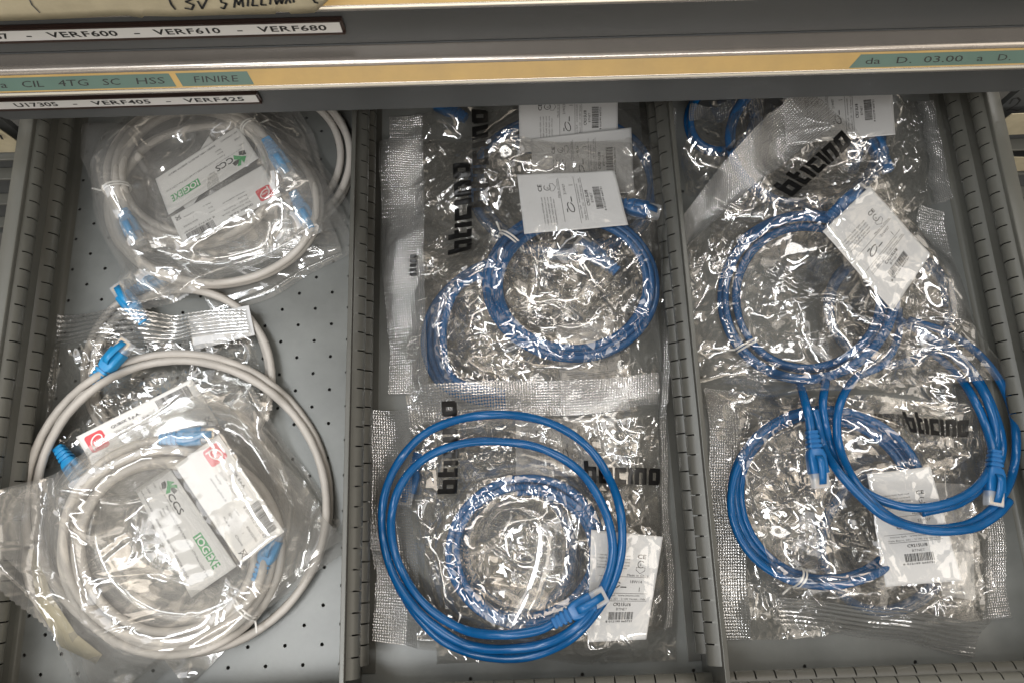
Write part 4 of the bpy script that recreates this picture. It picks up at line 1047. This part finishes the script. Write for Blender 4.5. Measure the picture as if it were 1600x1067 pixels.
# rolled strip of film in the ring
z_ = float(gsamp(maxf(G, 4), *atz(820, 930, -20)[:2]))+2
Pm = resample(np.array([atz(x, y, z_+dz_) for x, y, dz_ in ((852, 830, 0), (846, 880, 2), (832, 925, 3), (812, 962, 1), (802, 982, 0))]), 3)
d_ = np.gradient(Pm, axis=0); d_ /= np.linalg.norm(d_, axis=1)[:, None]; nn = np.stack([-d_[:, 1], d_[:, 0], 0*d_[:, 0]], 1)
Vr = []; 
for k, p_ in enumerate(Pm):
    for j in range(9): 
        a = -1+j/4; Vr.append(p_+nn[k]*a*9+np.array([0, 0, 3.5*(1-a*a)]))
Fr = [(i*9+j, i*9+j+1, i*9+10+j, i*9+9+j) for i in range(len(Pm)-1) for j in range(8)]
ro = mesh_obj('film_strip', Vr, Fr, M['soft'], None, True, local=Pm[0]); tag(ro, 'rolled strip of clear film inside the lower middle blue ring', 'film strip')
free = catmull([(872, 968), (840, 984), (785, 991), (725, 983), (665, 945), (625, 885), (611, 820), (625, 760), (665, 715), (725, 692), (790, 690), (850, 702), (905, 735), (942, 790), (957, 850), (948, 905),
                (915, 965), (865, 1000), (800, 1013), (735, 1008), (675, 975), (630, 925), (605, 870), (597, 800), (615, 735), (660, 680), (725, 653), (800, 648), (870, 665), (925, 705), (960, 765), (972, 825), (965, 890),
                (935, 950), (890, 998), (830, 1024), (765, 1026), (700, 1005), (655, 965), (622, 915)], 10)
cable('loose blue ring lying on top of the lower middle bags, its clear plug inside it', [free[::-1]], -20, 'blue', BC, [('end', 0)], climb=16, r=3.9)

# ================================================================== RIGHT COMPARTMENT
cable('blue coil at the very back of the right pile', [spiral(1128, 185, 60, 60, 3, .2, 0, seed=41)], -54, 'blue', BC, r=3.45)
b = Bag('dark crinkled bag at the back left of the right pile', [(1072, 168), (1190, 155), (1190, 300), (1072, 300)], 'crisp', {'t': 25}, 51, BB, infl=2); b.close()
cable('blue cable arcing below the back right label, two plugs side by side', [spiral(1258, 218, 126, 108, 3.2, .14, 20, seed=42, jit=.02)], -50, 'blue', BC,
      [((1333, 262), (1338, 225)), ((1385, 262), (1368, 225), {})])
b = Bag('crinkled bag at the back right with a frayed waffle seal towards the wall', [(1105, 165), (1476, 148), (1508, 300), (1120, 420)], 'crisp', {'r': 32}, 52, BB, infl=3)
blue_label('label at the back of the right pile, printed sideways', [(1230, 224), (1228, 138), (1390, 135), (1391, 219)], LB)
b.close()
cable('dark blue coil deep in the right pile below the tilted label', [spiral(1390, 480, 100, 95, 3, .2, 0, seed=43, jit=.02)], -54, 'blue', BC, r=3.45)
b = Bag('crinkled bag beneath the tilted label, ragged seal by the right wall', [(1230, 300), (1480, 330), (1548, 640), (1290, 600)], 'crisp', {'r': 34}, 53, BB, infl=2); b.close()
cable('dark blue coil at the bottom of the lower right pile', [spiral(1385, 850, 110, 115, 3, .2, 0, seed=45, jit=.02)], -54, 'blue', BC, r=3.45)
b = Bag('crinkled bag lowest in the right pile, seal along the right wall', [(1100, 602), (1560, 640), (1592, 970), (1125, 1000)], 'crisp', {'l': 30, 'r': 30}, 55, BB, infl=2)
Card('pale second label folded beneath the lower right label', [(1445, 752), (1514, 757), (1518, 936), (1470, 930)], M['paper'], LB)
b.logos = [dict(p0=(1316, 668), p1=(1420, 668), hpx=30, wear=.2, seed=7)]; b.close()
bq = Bag('crinkled bag with the lower right coil, ribbed seal along its bottom', [(1098, 612), (1545, 625), (1548, 1028), (1236, 985)], 'crisp', {'b': 30, 'lines': True}, 56, BB, infl=3)
cable('lower right blue coil in the bag with the ribbed bottom seal', [spiral(1292, 778, 160, 150, 4.3, .20, 272, seed=46, jit=.015)], -35, 'blue', BC, (), [(0, .34, 26)], r=3.45)
blue_label('crumpled label under the loose right-hand loops', [(1356, 740), (1450, 729), (1500, 906), (1388.5, 917)], LB, smooth=12, warp=1.2)
bq.logos = [dict(p0=(1408, 678), p1=(1514, 682), hpx=36, wear=.0, seed=6)]; bq.close()
loopA = catmull([(1290, 596), (1286, 640), (1300, 700), (1335, 755), (1390, 786), (1450, 792), (1510, 772), (1545, 735), (1556, 680), (1540, 620), (1500, 565), (1440, 520), (1405, 500)], 10)
loopB = catmull([(1404, 482), (1402, 530), (1378, 570), (1335, 592), (1310, 640), (1312, 700), (1345, 765), (1400, 812), (1465, 826), (1530, 810), (1572, 765), (1588, 700), (1578, 630), (1545, 570), (1490, 525), (1420, 500)], 10)
loopC = catmull([(1272, 640), (1290, 705), (1330, 760), (1385, 808), (1450, 828), (1515, 826), (1556, 805), (1577, 782)], 10)
loopD = catmull([(1455, 548), (1500, 590), (1530, 640), (1548, 690), (1552, 712)], 10)
loopE = catmull([(1246, 588), (1256, 620), (1264, 655), (1268, 682)], 8)
loopF = catmull([(1470, 530), (1520, 580), (1552, 640), (1566, 700), (1548, 745), (1500, 785), (1440, 800)], 10)
cable('loose blue loops on top of the right pile, reaching out to the right wall', [loopF, loopA, loopB, loopC, loopD, loopE], -20, 'blue', BC, [('end', 4), ('end', 5)], climb=16, r=3.8)

bq = Bag('crinkled bag turned diagonally with a broad seal at its upper left', [(1066, 340), (1238, 150), (1572, 590), (1098, 640)], 'crisp', {'t': 46}, 54, BB, infl=3)
cable('upper right blue ring, hanging below the diagonal lettering', [spiral(1262, 464, 140, 132, 4.3, .20, 220, seed=44, jit=.015)], -35, 'blue', BC, [((1298, 338), (1318, 322))], [(0, .20, 26)], r=3.45)
blue_label('label tilted forty-five degrees on the upper right ring', [(1279, 368), (1353, 297), (1459, 394), (1401, 483)], LB, smooth=14, warp=.9)
bq.logos = [dict(p0=(1212, 338), p1=(1306, 252), hpx=33, wear=.0, seed=5), dict(p0=(1121, 270), p1=(1131, 261), hpx=8, bm=MARK, name='registration_mark')]; bq.close()
# hide nothing: report sizes only
print('objects', len(bpy.data.objects), 'gmax', G.max())
